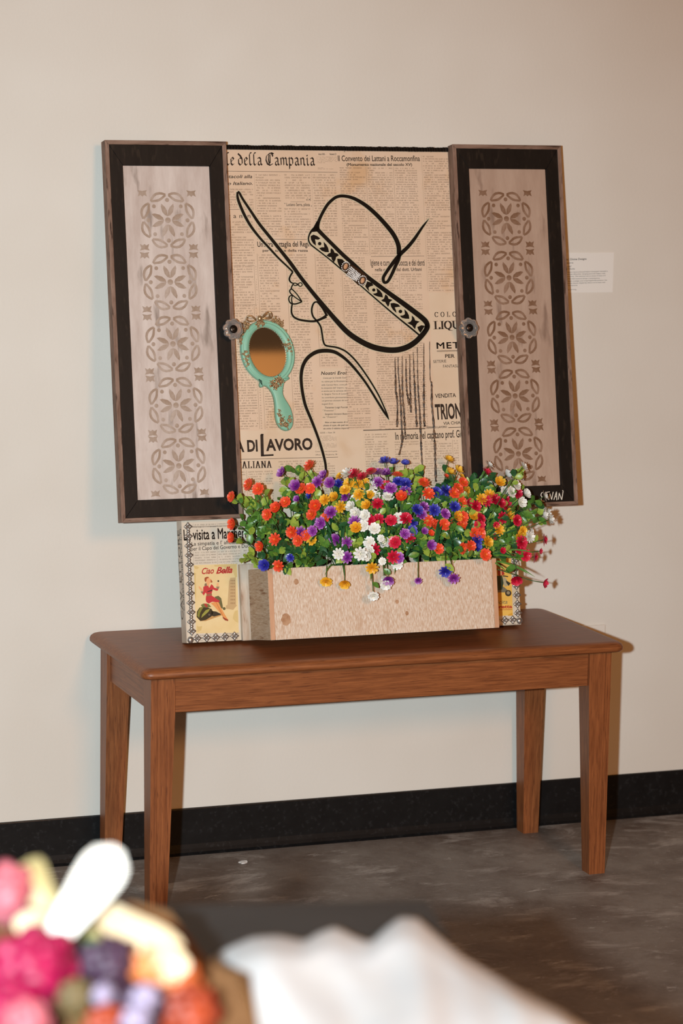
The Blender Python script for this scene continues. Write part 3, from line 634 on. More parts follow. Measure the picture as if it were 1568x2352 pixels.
hp = smoothline(kh([(330, 350), (385, 420), (372, 500), (400, 558), (450, 562), (480, 530), (560, 550), (640, 620), (700, 720), (740, 830), (765, 960), (775, 1100), (780, 1250), (800, 1400), (850, 1530), (920, 1620), (1010, 1670), (1080, 1682), (1160, 1650), (1220, 1560), (1237, 1420), (1222, 1260), (1180, 1110), (1110, 980), (1040, 870), (990, 770), (975, 680), (985, 560), (1010, 460), (1060, 400), (1142, 350), (1125, 295), (1080, 268), (980, 270), (700, 300), (500, 280), (330, 350)]), 4)[:-1]
HP = [np.array(A(*q, 0.001)) for q in hp]
bm = bmesh.new(); f = bm.faces.new([bm.verts.new((q[0], -0.0012, q[1])) for q in HP]); bmesh.ops.recalc_face_normals(bm, faces=[f])
r = bmesh.ops.extrude_face_region(bm, geom=[f]); vv = [x for x in r['geom'] if isinstance(x, bmesh.types.BMVert)]; ff = [x for x in r['geom'] if isinstance(x, bmesh.types.BMFace)]
bmesh.ops.translate(bm, verts=vv, vec=(0, -0.006, 0))
for th_, dp in ((0.0007, 0.0026), (0.0010, 0.0014), (0.0016, 0.0008)):
    bmesh.ops.inset_region(bm, faces=ff, thickness=th_, use_even_offset=False)
    bmesh.ops.translate(bm, verts=list({v for q in ff for v in q.verts}), vec=(0, -dp, 0))
bmesh.ops.recalc_face_normals(bm, faces=bm.faces)
me = bpy.data.meshes.new('mirror_handle'); bm.to_mesh(me); bm.free(); me.materials.append(MINT); me.polygons.foreach_set('use_smooth', [True]*len(me.polygons)); ob('mirror_handle', me, hmir)
def rose(mb, c, r, n0):
    x, y, z = c
    for ring, (rr, k, h) in enumerate(((0.62, 6, 0.2), (0.34, 4, 0.45), (0.0, 1, 0.6))):
        for i in range(k):
            t = 2*math.pi*i/k+ring*0.5; cx = x+rr*r*math.cos(t); cz = z+rr*r*math.sin(t)
            mb.ell((cx, y-r*h, cz), (r*0.42, r*0.34, r*0.22 if k > 1 else r*0.3), Matrix.Rotation(-(t+math.pi/2), 3, 'Y'), 6, 5)
def leafy(mb, c, d, r):
    x, y, z = c; t = math.atan2(d[1], d[0])
    mb.ell((x+d[0]*r, y-r*0.3, z+d[1]*r), (r, r*0.3, r*0.4), Matrix.Rotation(-t, 3, 'Y'), 6, 5)
def cluster(name, spots, n0, leaves=6):
    mb = MB(); cx = sum(s[0] for s in spots)/len(spots); cy = sum(s[1] for s in spots)/len(spots)
    for u, v, r in spots:
        c = L(u, v, n0); rose(mb, c, r*SP, n0)
        for i in range(leaves):
            t = random.random()*6.28; leafy(mb, (c[0]+math.cos(t)*r*SP*0.7, c[1], c[2]+math.sin(t)*r*SP*0.7), (math.cos(t), math.sin(t)), r*SP*0.5)
    return mb.make(name, GOLD, hmir, smooth=True)
km = cp(540, 700, 10.45)
cluster('rose_cluster', [(*km([(570, 430)])[0], 7), (*km([(660, 455)])[0], 6), (*km([(590, 340)])[0], 5), (*km([(540, 500)])[0], 4.5)], 0.012)
cluster('rose_cluster', [(*km([(275, 540)])[0], 7), (*km([(230, 440)])[0], 5), (*km([(215, 620)])[0], 5.5), (*km([(170, 700)])[0], 4.5), (*km([(130, 850)])[0], 4.5), (*km([(155, 930)])[0], 3)], 0.010)
cluster('rose_cluster', [(*km([(960, 370)])[0], 6), (*km([(1040, 430)])[0], 6.5), (*km([(1110, 440)])[0], 5), (*km([(1100, 510)])[0], 5), (*km([(900, 400)])[0], 4.5), (*km([(1210, 640)])[0], 3)], 0.010)
cluster('rose_cluster', [(*km([(1260, 850)])[0], 5), (*km([(1275, 950)])[0], 6), (*km([(1300, 1040)])[0], 6), (*km([(1330, 1120)])[0], 5), (*km([(1345, 1200)])[0], 3.5), (*km([(1200, 960)])[0], 4)], 0.011)
cluster('rose_cluster', [(*km([(255, 1130)])[0], 5.5), (*km([(285, 1240)])[0], 6), (*km([(280, 1330)])[0], 5.5), (*km([(310, 1420)])[0], 5), (*km([(200, 1180)])[0], 3.5)], 0.011)
cluster('rose_cluster', [(*kh([(780, 490)])[0], 7), (*kh([(860, 370)])[0], 7), (*kh([(940, 420)])[0], 6), (*kh([(840, 520)])[0], 6), (*kh([(720, 430)])[0], 4.5), (*kh([(930, 330)])[0], 4.5)], 0.013, 8)
cluster('rose_cluster', [(*kh([(1080, 1520)])[0], 7), (*kh([(970, 1390)])[0], 6), (*kh([(910, 1270)])[0], 4.5), (*kh([(950, 1500)])[0], 4.5), (*kh([(915, 1150)])[0], 3), (*kh([(1150, 1400)])[0], 4.5), (*kh([(1170, 1310)])[0], 3.5), (*kh([(1190, 1430)])[0], 3.5)], 0.0125, 5)
bow = MB()
def loop2(pts, r): bow.tube([L(u, v, n) for (u, v), n in pts], r, 8)
def bowl(cx, cy, rx, ry, rot):
    pts = []
    for i in range(17):
        t = 2*math.pi*i/16; x = rx*math.cos(t); y = ry*math.sin(t)*(0.65+0.35*math.cos(t)); ca, sa = math.cos(rot), math.sin(rot)
        pts.append(((cx+x*ca-y*sa, cy+x*sa+y*ca), 0.0135+0.002*math.sin(t)))
    loop2(pts, 0.0017)
u, v = km([(385, 340)])[0]; bowl(u, v, 10, 9, math.radians(195))
u, v = km([(760, 270)])[0]; bowl(u, v, 12, 10.5, math.radians(-25)); bowl(u-1, v+0.5, 7.5, 6, math.radians(-25))
u, v = km([(590, 325)])[0]; bow.ell(L(u, v, 0.0145), (0.005, 0.004, 0.006), None, 10, 8)
bow.make('gilt_bow', GOLD, hmir, smooth=True)

# ------------------------------------------------------------------ shutters
SN = 0.0292; ST = 0.0272                     # front plane and thickness
TRIM = mat('weathered_trim', S(150, 122, 106), S(104, 74, 58), 16, (6, 6, 1), rough=0.7, c3=S(66, 44, 32), s3=30, lo=0.3, hi=0.7, bump=0.0004)
TRIMH = mat('weathered_trim_rail', S(146, 118, 102), S(100, 72, 56), 16, (1, 6, 6), rough=0.7, c3=S(66, 44, 32), s3=30, lo=0.3, hi=0.7, bump=0.0004)
BLK = mat('black_distressed_paint', S(16, 12, 10), S(24, 19, 16), 9, (4, 4, 1), rough=0.5, spec=0.22, c3=S(38, 30, 24), s3=30, bump=0.0003)
def wash(name, c1, c2, c3): return mat(name, c1, c2, 7, (5, 5, 1), rough=0.6, c3=c3, s3=9, lo=0.3, hi=0.7, bump=0.0004, detail=8)
WL = wash('whitewash_pinkish', S(182, 163, 153), S(214, 200, 192), S(150, 134, 124))
WR = wash('whitewash_painted_shade', S(164, 136, 118), S(184, 158, 140), S(140, 114, 98))  # right wash browner: the dimmer light there is painted into its colour
STL = mat('stencil_brown_faded', S(156, 132, 113), S(190, 172, 160), 26, rough=0.65, lo=0.4, hi=0.75)
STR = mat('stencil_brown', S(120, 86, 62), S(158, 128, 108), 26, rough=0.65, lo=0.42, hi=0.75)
def stencil_motif(y):
    """one medallion in a unit square (x,z in -1..1), as thin raised paint"""
    mb = MB()
    def pl(poly): mb.add([(p[0], y, p[1]) for p in poly], [tuple(range(len(poly)))])
    y = 0.0
    pl(disc((0, 0), 0.115, 14))
    for q in range(4):
        a = q*math.pi/2; ca, sa = math.cos(a), math.sin(a); rot = lambda p: (p[0]*ca-p[1]*sa, p[0]*sa+p[1]*ca)
        for s in (-1, 1):
            lf = [(0.16, 0.0), (0.20, s*0.11), (0.33, s*0.22), (0.54, s*0.27), (0.66, s*0.24), (0.52, s*0.10), (0.38, s*0.02)]
            lf = lf if s > 0 else lf[::-1]
            pl([rot(p) for p in lf])
        pl([rot((0.80+p[0], p[1])) for p in disc((0, 0), 0.085, 10)])
        b = a+math.pi/4; cb, sb = math.cos(b), math.sin(b)
        pl([(0.80*cb*0.97+p[0], 0.80*sb*0.97+p[1]) for p in disc((0, 0), 0.08, 10)])
    for q in range(8):                            # ring of paired ribbon arcs
        a0 = q*math.pi/4; r0 = 1.0
        def arc(ra, rb, w, s):
            outp = []; inp = []
            for i in range(7):
                t = i/6; a = a0+0.05+t*(math.pi/4-0.10); bulge = s*math.sin(math.pi*t)
                r = r0+ra*bulge; outp.append(((r+w)*math.cos(a), (r+w)*math.sin(a))); inp.append(((r-w)*math.cos(a), (r-w)*math.sin(a)))
            for i in range(6): pl([outp[i], outp[i+1], inp[i+1], inp[i]])
        arc(0.125, 0, 0.052, 1); y -= 0.003; arc(0.14, 0, 0.052, -1); y += 0.003
    for sx in (-1, 1):                            # corner fleurons
        for sz in (-1, 1):
            c = (sx*1.0, sz*1.06)
            pl([(c[0]+p[0]*sx, c[1]+p[1]*sz) for p in ([(-.19, -.13), (-.07, -.07), (0, -.13), (.07, -.07), (.19, -.13), (.14, .03), (.20, .13), (0, .09), (-.20, .13), (-.14, .03)][::(1 if sx*sz > 0 else -1)])])
    return mb
def glass_mat():
    m, nt, b = nodes('clear_glass'); b.inputs['Transmission Weight'].default_value = 0.90; b.inputs['Roughness'].default_value = 0.03; b.inputs['IOR'].default_value = 1.48
    b.inputs['Base Color'].default_value = (0.90, 0.88, 0.86, 1); return m
GLASS = glass_mat(); DMET = mat('dark_bronze', S(52, 42, 36), rough=0.3, metal=0.8)
def knob_mesh():
    vs = []; fs = []; n = 48
    prof_ = [(0.25, 0.0), (0.40, 0.003), (0.72, 0.006), (0.98, 0.011), (1.0, 0.0145), (0.93, 0.018), (0.74, 0.0205), (0.52, 0.0195), (0.40, 0.0165)]
    for f, h in prof_:
        for i in range(n):
            t = 2*math.pi*i/n; l = 1+(0.15*max(0, (f-0.35))/0.65)*abs(math.cos(4*t))-0.08*max(0, f-0.35)
            vs.append((0.0205*f*l*math.cos(t), -h, 0.0205*f*l*math.sin(t)))
    for j in range(len(prof_)-1): fs += [(j*n+i, j*n+(i+1) % n, (j+1)*n+(i+1) % n, (j+1)*n+i) for i in range(n)]
    fs += [tuple(range(n))[::-1], tuple((len(prof_)-1)*n+i for i in range(n))]
    return fixn(mesh('glass_knob', vs, fs, GLASS, True))
KM = knob_mesh()
def shutter(x0, x1, z0, z1, washm, stm, knob_px, side, label, mots):
    sh = ob('shutter', None, art, loc=((x0+x1)/2, 0, z0)); sh.empty_display_size = 0.05; sh['label'] = label
    w = (x1-x0)/2; h = z1-z0; t = 0.0088; f = 0.0365; g = 0.0445; yF = -SN; yB = -(SN-ST)
    def mitre(name, poly, y0, y1, m):
        q = MB().prism(poly, y0, y1); me = mesh(name, q.v, q.f, m); bevel_me(me, 0.0006, 1); ob(name, me, sh)
    e_ = 0.0002
    for nm, tt, ys, mv, mh in (('trim_strip', t, (yF, yB), TRIM, TRIMH),):
        mitre(nm, [(-w, 0), (-w+tt, tt), (-w+tt, h-tt), (-w, h)], *ys, mv); mitre(nm, [(w, 0), (w, h), (w-tt, h-tt), (w-tt, tt)], *ys, mv)
        mitre(nm, [(-w, h), (-w+tt, h-tt), (w-tt, h-tt), (w, h)], *ys, mh); mitre(nm, [(-w, 0), (w, 0), (w-tt, tt), (-w+tt, tt)], *ys, mh)
    a = t+e_; wi = w-f
    y0, y1 = yF+0.002, yB+0.001
    mitre('stile', [(-w+a, a), (-wi, g), (-wi, h-g-0.006), (-w+a, h-a)], y0, y1, BLK); mitre('stile', [(w-a, a), (w-a, h-a), (wi, h-g-0.006), (wi, g)], y0, y1, BLK)
    mitre('rail', [(-w+a, h-a), (-wi, h-g-0.006), (wi, h-g-0.006), (w-a, h-a)], y0, y1, BLK); mitre('rail', [(-w+a, a), (w-a, a), (wi, g), (-wi, g)], y0, y1, BLK)
    pn = rbox('washed_panel', (-wi+e_, yF+0.0075, g+e_), (wi-e_, yB+0.002, h-g-0.0062), washm, sh, 0.0008, 1)
    R_ = 0.0520; mm = stencil_motif(0)
    me = mesh('stencil_motif', [(p[0]*R_, p[1]*R_, p[2]*R_) for p in mm.v], mm.f, stm)
    for mu, mv in mots:
        mx_, mz_ = A(mu, mv, SN-0.0075); ob('stencil_motif', me, sh, loc=(mx_-(x0+x1)/2, yF+0.0075-0.0003, mz_-z0))
    ku, kv = knob_px; kx, kz = A(ku, kv, SN+0.014); lx, lz = kx-(x0+x1)/2, kz-z0
    st = MB().tube([(lx, yF+0.001, lz), (lx, yF-0.010, lz)], 0.0062, 12); st.make('knob_stem', DMET, sh, smooth=True)
    ob('glass_knob', KM, sh, loc=(lx, yF-0.006, lz), rot=(0, random.random(), 0))
    cb = MB(); cb.ell((lx, yF-0.024, lz), (0.0085, 0.003, 0.0085), None, 16, 8); cb.ell((lx, yF-0.0275, lz), (0.0035, 0.0015, 0.0035), None, 10, 6); cb.make('knob_centre', DMET, sh, smooth=True)
    return sh
s1 = shutter(-0.5085, -0.2500, 0.2508, 1.0275, WL, STL, (533, 757), -1, 'left shutter with pale whitewashed stencilled panel', [(385.5, 506), (391, 648), (397, 790), (404, 931), (410.5, 1070)])
s2 = shutter(0.2545, 0.5085, 0.2508, 1.0275, WR, STR, (1074, 754), 1, 'right shutter with stencilled panel, shading painted in', [(1162.5, 502.5), (1168.5, 638), (1175.5, 775), (1182.5, 909.5), (1190, 1042.5)])
# painted signature on the right shutter
ks = cp(1240, 1080, 13.07); mb = MB()
c0 = s2.location
def sig(pts):
    q = smoothline(ks(pts, 1.7), 4); b_ = MB(); ribbon(b_, [tuple(x) for x in q], SN-0.002+0.0004, per=1)
    mb.add([(v[0]-c0[0], v[1]-c0[1], v[2]-c0[2]) for v in b_.v], b_.f)
for pts in ([(75, 660), (35, 700), (25, 760), (60, 800)], [(150, 690), (200, 665), (285, 650)], [(60, 800), (30, 860), (60, 920), (130, 930)], [(255, 890), (275, 790), (295, 700)], [(295, 700), (320, 800), (345, 885)], [(345, 885), (365, 790), (392, 650)], [(412, 890), (455, 760), (492, 640)], [(492, 640), (497, 780), (500, 900)], [(440, 800), (500, 785)], [(547, 880), (560, 780), (572, 680)], [(572, 680), (610, 790), (648, 888)], [(648, 888), (670, 760), (690, 620)], [(690, 630), (672, 600)]): sig(pts)
mb.make('signature', mat('white_paint_pen', S(228, 220, 205), rough=0.5), s2)
# black beaded trim along the top of the panel
tr = MB(); x = -0.252
while x < 0.256:
    w_ = random.uniform(0.0055, 0.0075); tr.box((x, -0.006, 1.0150), (x+w_*0.9, 0.004, 1.0245+random.uniform(-.0006, .0006))); x += w_
me = mesh('beaded_trim', tr.v, tr.f, mat('jet_bead', S(18, 16, 15), rough=0.15, spec=0.7)); bevel_me(me, 0.0011, 2)
ob('beaded_trim', me, art)

# ------------------------------------------------------------------ flower studs along the border
def stud_mesh():
    mb = MB(); r = 0.0094
    for q in range(4):
        t = q*math.pi/2; mb.ell((0.52*r*math.cos(t), -0.0016, 0.52*r*math.sin(t)), (0.50*r, 0.0026, 0.30*r), Matrix.Rotation(-t, 3, 'Y'), 8, 6)
        t += math.pi/4; mb.ell((0.40*r*math.cos(t), -0.0010, 0.40*r*math.sin(t)), (0.34*r, 0.0022, 0.10*r), Matrix.Rotation(-t, 3, 'Y'), 6, 4)
    mb.ell((0, -0.003, 0), (0.16*r, 0.0024, 0.16*r), None, 8, 6)
    mb.prism([(r*0.98, 0), (0, r*0.98), (-r*0.98, 0), (0, -r*0.98)], -0.0012, 0.0)
    return fixn(mesh('flower_stud', mb.v, mb.f, SILV, True))
SM = stud_mesh()
q = MB(); q.ell((0, -0.001, 0), (0.0042, 0.0034, 0.0042), None, 10, 6); DOME = mesh('dome_stud', q.v, q.f, SILV, True)
kl = cp(400, 1180, 5.227); kr = cp(1040, 1180, 6.03)
for Y in (155, 270, 385, 498, 612, 727, 840, 955, 1068, 1182, 1297, 1410):
    X = 160+(Y-155)*0.0360; u, v = kl([(X+4, Y)])[0]; ob('flower_stud', SM, art, loc=L(u, v, 0.0013))
    if Y > 160: u, v = kl([(X+2, Y-57)])[0]; ob('dome_stud', DOME, art, loc=L(u, v, 0.0013))
for X, Y in ((275, 1495), (388, 1488), (497, 1485), (608, 1476), (722, 1468)): u, v = kl([(X, Y)])[0]; ob('flower_stud', SM, art, loc=L(u, v, 0.0013))
o = ob('dome_stud', DOME, art, loc=L(437, 1469.5, 0.0013)); o.scale = (1.7, 1.5, 1.7)
for i, Y in enumerate((420, 535, 650, 765, 880, 995, 1125, 1250, 1375)):
    X = 846+(Y-500)*0.056; u, v = kr([(X, Y)])[0]; ob('flower_stud', SM, art, loc=L(u, v, 0.0013))
for X, Y in ((715, 1475), (825, 1468)): u, v = kr([(X, Y)])[0]; ob('flower_stud', SM, art, loc=L(u, v, 0.0013))
u, v = kr([(918, 1482)])[0]; o = ob('dome_stud', DOME, art, loc=L(u, v, 0.0013)); o.scale = (1.7, 1.5, 1.7)

# ------------------------------------------------------------------ printed picture cards
def flat(name, par, poly_px, n, m):
    mb = MB(); vs = [L(u, v, n) for u, v in poly_px]; mb.add(vs, [tuple(range(len(vs)))]); return mb.make(name, m, par)
kc = cp(440, 1290, 12.375)
CARD = mat('card_cream', S(232, 208, 158), S(224, 196, 140), 14, rough=0.35, coat=0.4)
card = ob('picture_card', None, art); card.empty_display_size = 0.02; card['label'] = 'vintage card of a woman in red on a green scooter'
cn = 0.0018
fl_ = [(445, 1298), (544.5, 1295), (548, 1453), (450, 1455)]
mb = MB(); mb.prism([A(u, v, cn) for u, v in fl_][::-1], -cn, -0.0011); ob('card_print', fixn(mesh('card_print', mb.v, mb.f, CARD)), card)
def pr(name, pts, c, lvl=1, k=kc, par=None, nb=cn):
    return flat(name, par or card, k(pts), nb+0.00012*lvl, mat('print_%d_%d_%d' % c, S(*c), rough=0.4, coat=0.3))
for q in ([(60, 120), (150, 130), (210, 170), (160, 215), (90, 200)], [(640, 95), (1270, 75), (1290, 430), (1240, 460), (1180, 300), (900, 150), (650, 140)], [(1230, 1400), (1310, 1380), (1325, 1740), (1240, 1700), (1170, 1620), (1190, 1500)], [(150, 1820), (200, 1850), (300, 1830), (270, 1950), (160, 2010)], [(70, 300), (120, 330), (115, 520), (130, 800), (120, 1100), (85, 900)]): pr('print_mottle', q, (212, 184, 124), 1)
pr('print_tower', [(1100, 460), (1250, 450), (1265, 1230), (1290, 1240), (1180, 1370), (980, 1340), (970, 1250), (1020, 1230), (1060, 560)], (196, 164, 118), 1)
for Y in (520, 600, 690, 780, 870, 960, 1060, 1160):
    for X in (1110, 1155, 1200): pr('print_tower_arch', [(X, Y), (X+26, Y-2), (X+24, Y+40), (X-4, Y+42)], (164, 128, 90), 2)
pr('print_shadow', [(220, 1690), (400, 1690), (850, 1530), (860, 1500), (500, 1560)], (190, 144, 88), 1)
pr('print_scooter_rear', [(140, 1570), (150, 1420), (220, 1310), (330, 1280), (480, 1310), (560, 1340), (620, 1440), (560, 1560), (400, 1660), (250, 1690), (200, 1640)], (50, 46, 28), 2)
pr('print_scooter_panel', [(160, 1540), (180, 1420), (240, 1310), (340, 1290), (300, 1350), (240, 1460), (215, 1600)], (128, 128, 52), 3)
pr('print_scooter_panel', [(270, 1600), (300, 1500), (400, 1380), (530, 1330), (480, 1420), (370, 1520)], (150, 148, 66), 3)
pr('print_scooter_wheel', disc((500, 1510), 70, 14), (40, 38, 34), 3); pr('print_scooter_hub', disc((500, 1510), 28, 10), (96, 92, 76), 4)
pr('print_scooter_floor', [(560, 1400), (700, 1420), (860, 1500), (640, 1560), (560, 1540)], (44, 44, 36), 2)
pr('print_scooter_shield', [(650, 1000), (760, 970), (840, 1040), (880, 1240), (890, 1330), (820, 1330), (760, 1180), (700, 1080)], (102, 98, 62), 2)
pr('print_scooter_wheel', disc((925, 1335), 42, 12), (96, 92, 56), 3)
pr('print_seat', [(260, 1230), (340, 1190), (480, 1200), (560, 1290), (420, 1310), (300, 1290)], (110, 112, 60), 3); pr('print_saddlebag', [(340, 1200), (420, 1190), (465, 1280), (410, 1300)], (176, 54, 48), 4)
pr('print_legs', [(540, 1180), (690, 1140), (770, 1160), (830, 1300), (940, 1500), (1030, 1640), (990, 1660), (880, 1560), (760, 1400), (640, 1270)], (226, 152, 88), 5)
pr('print_legs_line', [(690, 1160), (702, 1160), (860, 1470), (900, 1560), (880, 1540)], (176, 104, 56), 6)
pr('print_shoe', [(880, 1560), (940, 1600), (1040, 1650), (1035, 1690), (950, 1670), (890, 1610)], (150, 62, 40), 6)
pr('print_skirt', [(410, 980), (560, 960), (640, 1010), (740, 1080), (800, 1110), (780, 1150), (690, 1150), (580, 1140), (490, 1190), (420, 1150), (400, 1080)], (192, 50, 58), 6)
pr('print_jacket', [(330, 720), (380, 690), (470, 680), (500, 750), (560, 640), (600, 670), (640, 740), (750, 770), (750, 820), (700, 830), (600, 790), (570, 900), (580, 960), (410, 985), (430, 920), (390, 880), (345, 965), (290, 890), (330, 850)], (196, 52, 60), 7)
pr('print_belt', [(420, 925), (570, 900), (580, 960), (420, 985)], (158, 96, 70), 8); pr('print_bodice_trim', [(440, 850), (590, 790), (590, 830), (450, 870)], (70, 30, 34), 8)
pr('print_collar', [(360, 690), (375, 620), (420, 610), (440, 690)], (132, 108, 84), 8)
pr('print_face', [(420, 470), (500, 460), (550, 510), (540, 590), (500, 640), (500, 745), (465, 690), (430, 650), (410, 560)], (232, 168, 116), 8)
pr('print_hair', [(365, 520), (370, 460), (430, 430), (490, 435), (480, 465), (430, 480), (410, 560), (390, 590)], (158, 74, 40), 9); pr('print_hair', [(540, 500), (590, 560), (580, 600), (540, 590)], (170, 86, 50), 9)
pr('print_hand', [(200, 690), (270, 740), (320, 800), (310, 850), (270, 830), (200, 750)], (232, 170, 120), 8); pr('print_cuff', [(255, 850), (310, 840), (330, 860), (290, 905)], (140, 120, 92), 9)
pr('print_hand', [(710, 620), (760, 590), (770, 680), (750, 740), (710, 710)], (232, 176, 126), 8); pr('print_cuff', [(700, 710), (790, 710), (760, 790), (710, 760)], (140, 120, 92), 9); pr('print_compact', disc((758, 553), 26, 10), (40, 36, 32), 9)
mb = MB(); put_text(mb, 'Ciao', (463.5, 1318.5), (491.5, 1317), 13.5, cn+0.0003, shear=0.4, bold=0.022, spacing=1.0); put_text(mb, 'Bella', (496, 1317.5), (534, 1315.5), 14, cn+0.0003, shear=0.4, bold=0.03, spacing=0.95)
mb.make('card_lettering', mat('print_red_script', S(178, 44, 44), rough=0.4), card)
card2 = ob('picture_card', None, art); card2.empty_display_size = 0.02; card2['label'] = 'yellow vintage scooter card half hidden by the planter'
fl_ = [(1085, 1276), (1172.5, 1275), (1177.5, 1413), (1090, 1418)]
mb = MB(); mb.prism([A(u, v, cn) for u, v in fl_][::-1], -cn, -0.0011); ob('card_print', fixn(mesh('card_print', mb.v, mb.f, mat('card_yellow', S(236, 190, 96), S(228, 178, 80), 14, rough=0.35, coat=0.4))), card2)
def p2(name, pts, c, lvl): return pr(name, pts, c, lvl, kr, card2)
p2('print_scooter', [(560, 1040), (700, 1010), (760, 1060), (730, 1090), (640, 1090), (560, 1100)], (120, 112, 92), 1); p2('print_scooter_wheel', disc((765, 1100), 44, 14), (58, 52, 44), 2); p2('print_scooter_hub', disc((765, 1095), 24, 10), (150, 136, 108), 3)
p2('print_trousers', [(610, 860), (680, 850), (700, 960), (680, 1050), (620, 1060), (560, 1000)], (46, 62, 44), 3); p2('print_scooter_shield', [(690, 860), (740, 900), (770, 990), (720, 1010), (690, 960)], (176, 164, 130), 2)
p2('print_shadow_figure', [(730, 920), (780, 950), (800, 960), (770, 1000), (740, 960)], (44, 50, 46), 4)
p2('print_shirt', [(620, 790), (650, 760), (690, 770), (715, 840), (660, 860), (625, 850)], (170, 44, 40), 4); p2('print_face', disc((657, 728), 27, 12), (226, 160, 108), 4); p2('print_hair', [(625, 715), (645, 688), (680, 700), (675, 715), (640, 725)], (96, 54, 34), 5)
p2('print_arm', [(650, 760), (672, 758), (676, 850), (655, 855)], (224, 160, 110), 5); p2('print_handlebar', [(690, 850), (765, 865), (762, 878), (690, 868)], (60, 56, 48), 5)
p2('print_mottle', [(760, 1400), (820, 1370), (825, 1410), (760, 1415)], (214, 160, 60), 1); p2('print_rule', [(560, 1330), (820, 1325), (820, 1331), (560, 1336)], (160, 50, 40), 1)
mb = MB(); put_text(mb, 'Felicita', (1126, 1388), (1165, 1386.5), 9, cn+0.0003, shear=0.2); mb.make('card_lettering', mat('print_grey', S(96, 100, 84), rough=0.5), card2)
mb = MB(); put_text(mb, 'Lambretta', (1112, 1398.5), (1176, 1396.5), 7.5, cn+0.0003, bold=0.03); mb.make('card_lettering', mat('print_red_script', S(178, 44, 44)), card2)

# ------------------------------------------------------------------ planter box
ROUGH = mat('rough_whitewashed_board', S(230, 212, 194), S(198, 162, 132), 7, (80, 6, 14), rough=0.8, c3=S(200, 166, 138), s3=1.2, lo=0.38, hi=0.62, bump=0.0009, detail=7)
ROUGHS = mat('rough_weathered_side', S(176, 146, 116), S(206, 184, 160), 7, (8, 8, 60), rough=0.85, c3=S(146, 108, 78), s3=2.0, lo=0.35, hi=0.65, bump=0.0008, detail=9)
RAWP = mat('raw_pine_edge', S(208, 160, 126), S(196, 146, 112), 20, (6, 6, 1), rough=0.7)
WBK = mat('whitewashed_backboard', S(206, 192, 176), S(180, 156, 134), 12, (8, 8, 1), rough=0.75, c3=S(140, 104, 76), s3=16)
plx0, plx1, pln, plh, plb = -0.2400, 0.2620, 0.1395, 0.1445, 0.0
pl_ = ob('planter_box', None, art); pl_.empty_display_size = 0.03; pl_['label'] = 'whitewashed rough wooden planter box'
rbox('back_board', (plx0-0.0175, -0.014, -0.001), (plx1+0.008, -0.0021, 0.156), WBK, pl_, 0.001, 1)
rbox('side_board', (plx0, -pln, 0.0), (plx0+0.0105, -0.0142, plh), ROUGHS, pl_, 0.0008, 1); rbox('side_board', (plx1-0.0100, -pln, 0.0), (plx1, -0.0142, plh), ROUGHS, pl_, 0.0008, 1)
rbox('board_end', (plx0+0.0002, -pln-0.0006, 0.0005), (plx0+0.0103, -pln, plh-0.0005), RAWP, pl_, 0.0002, 1); rbox('board_end', (plx1-0.0098, -pln-0.0006, 0.0005), (plx1-0.0002, -pln, plh-0.0005), RAWP, pl_, 0.0002, 1)
rbox('front_board', (plx0+0.0107, -pln-0.0004, 0.0), (plx1-0.0102, -pln+0.012, plh), ROUGH, pl_, 0.0008, 1)
rbox('bottom_board', (plx0+0.0107, -pln+0.0122, 0.0005), (plx1-0.0102, -0.0142, 0.0105), ROUGHS, pl_, 0.0008, 1)
KN = mat('knot_wood', S(164, 118, 84), S(192, 150, 116), 60, rough=0.8)
for X, Y, r in ((195, 275, 5.5), (80, 700, 11), (1440, 630, 4), (1330, 500, 4)):
    u, v = cp(640, 1280, 4.9)([(X, Y)])[0]; mb = MB(); c = L(u, v, pln); n_ = 14
    mb.add([(c[0]+r*px*(1+0.15*math.sin(3*i))*math.cos(6.2832*i/n_), -pln-0.0006, c[2]+1.25*r*px*math.sin(6.2832*i/n_)) for i in range(n_)], [tuple(range(n_))]); mb.make('wood_knot', KN, pl_)
foam = rbox('floral_foam', (plx0+0.016, -pln+0.018, 0.011), (plx1-0.016, -0.020, 0.118), mat('dark_foam', S(40, 50, 36), S(26, 32, 24), 60, rough=0.95), None, 0.004, 2)
foam.parent = None; foam.location = AO; foam.rotation_euler = (-TH, 0, 0); tag(foam, 'dark green floral foam block inside the planter box', 'foam')

# ------------------------------------------------------------------ artificial flowers in the planter
def AW(x, n, v): return Vector(AO+np.array([x, 0, 0])+n*AN+v*AU)
def PXW(u, v, n): x, h = A(u, v, n); return AW(x, n, h)
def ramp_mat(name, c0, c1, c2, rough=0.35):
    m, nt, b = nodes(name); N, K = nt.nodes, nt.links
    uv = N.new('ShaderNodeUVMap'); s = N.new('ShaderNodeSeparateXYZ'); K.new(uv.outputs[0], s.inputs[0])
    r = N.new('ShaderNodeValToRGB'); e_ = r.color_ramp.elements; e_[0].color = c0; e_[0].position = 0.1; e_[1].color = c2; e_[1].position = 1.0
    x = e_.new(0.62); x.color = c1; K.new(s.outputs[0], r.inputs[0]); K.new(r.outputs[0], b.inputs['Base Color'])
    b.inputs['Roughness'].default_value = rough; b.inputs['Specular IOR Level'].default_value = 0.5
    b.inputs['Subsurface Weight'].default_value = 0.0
    return m
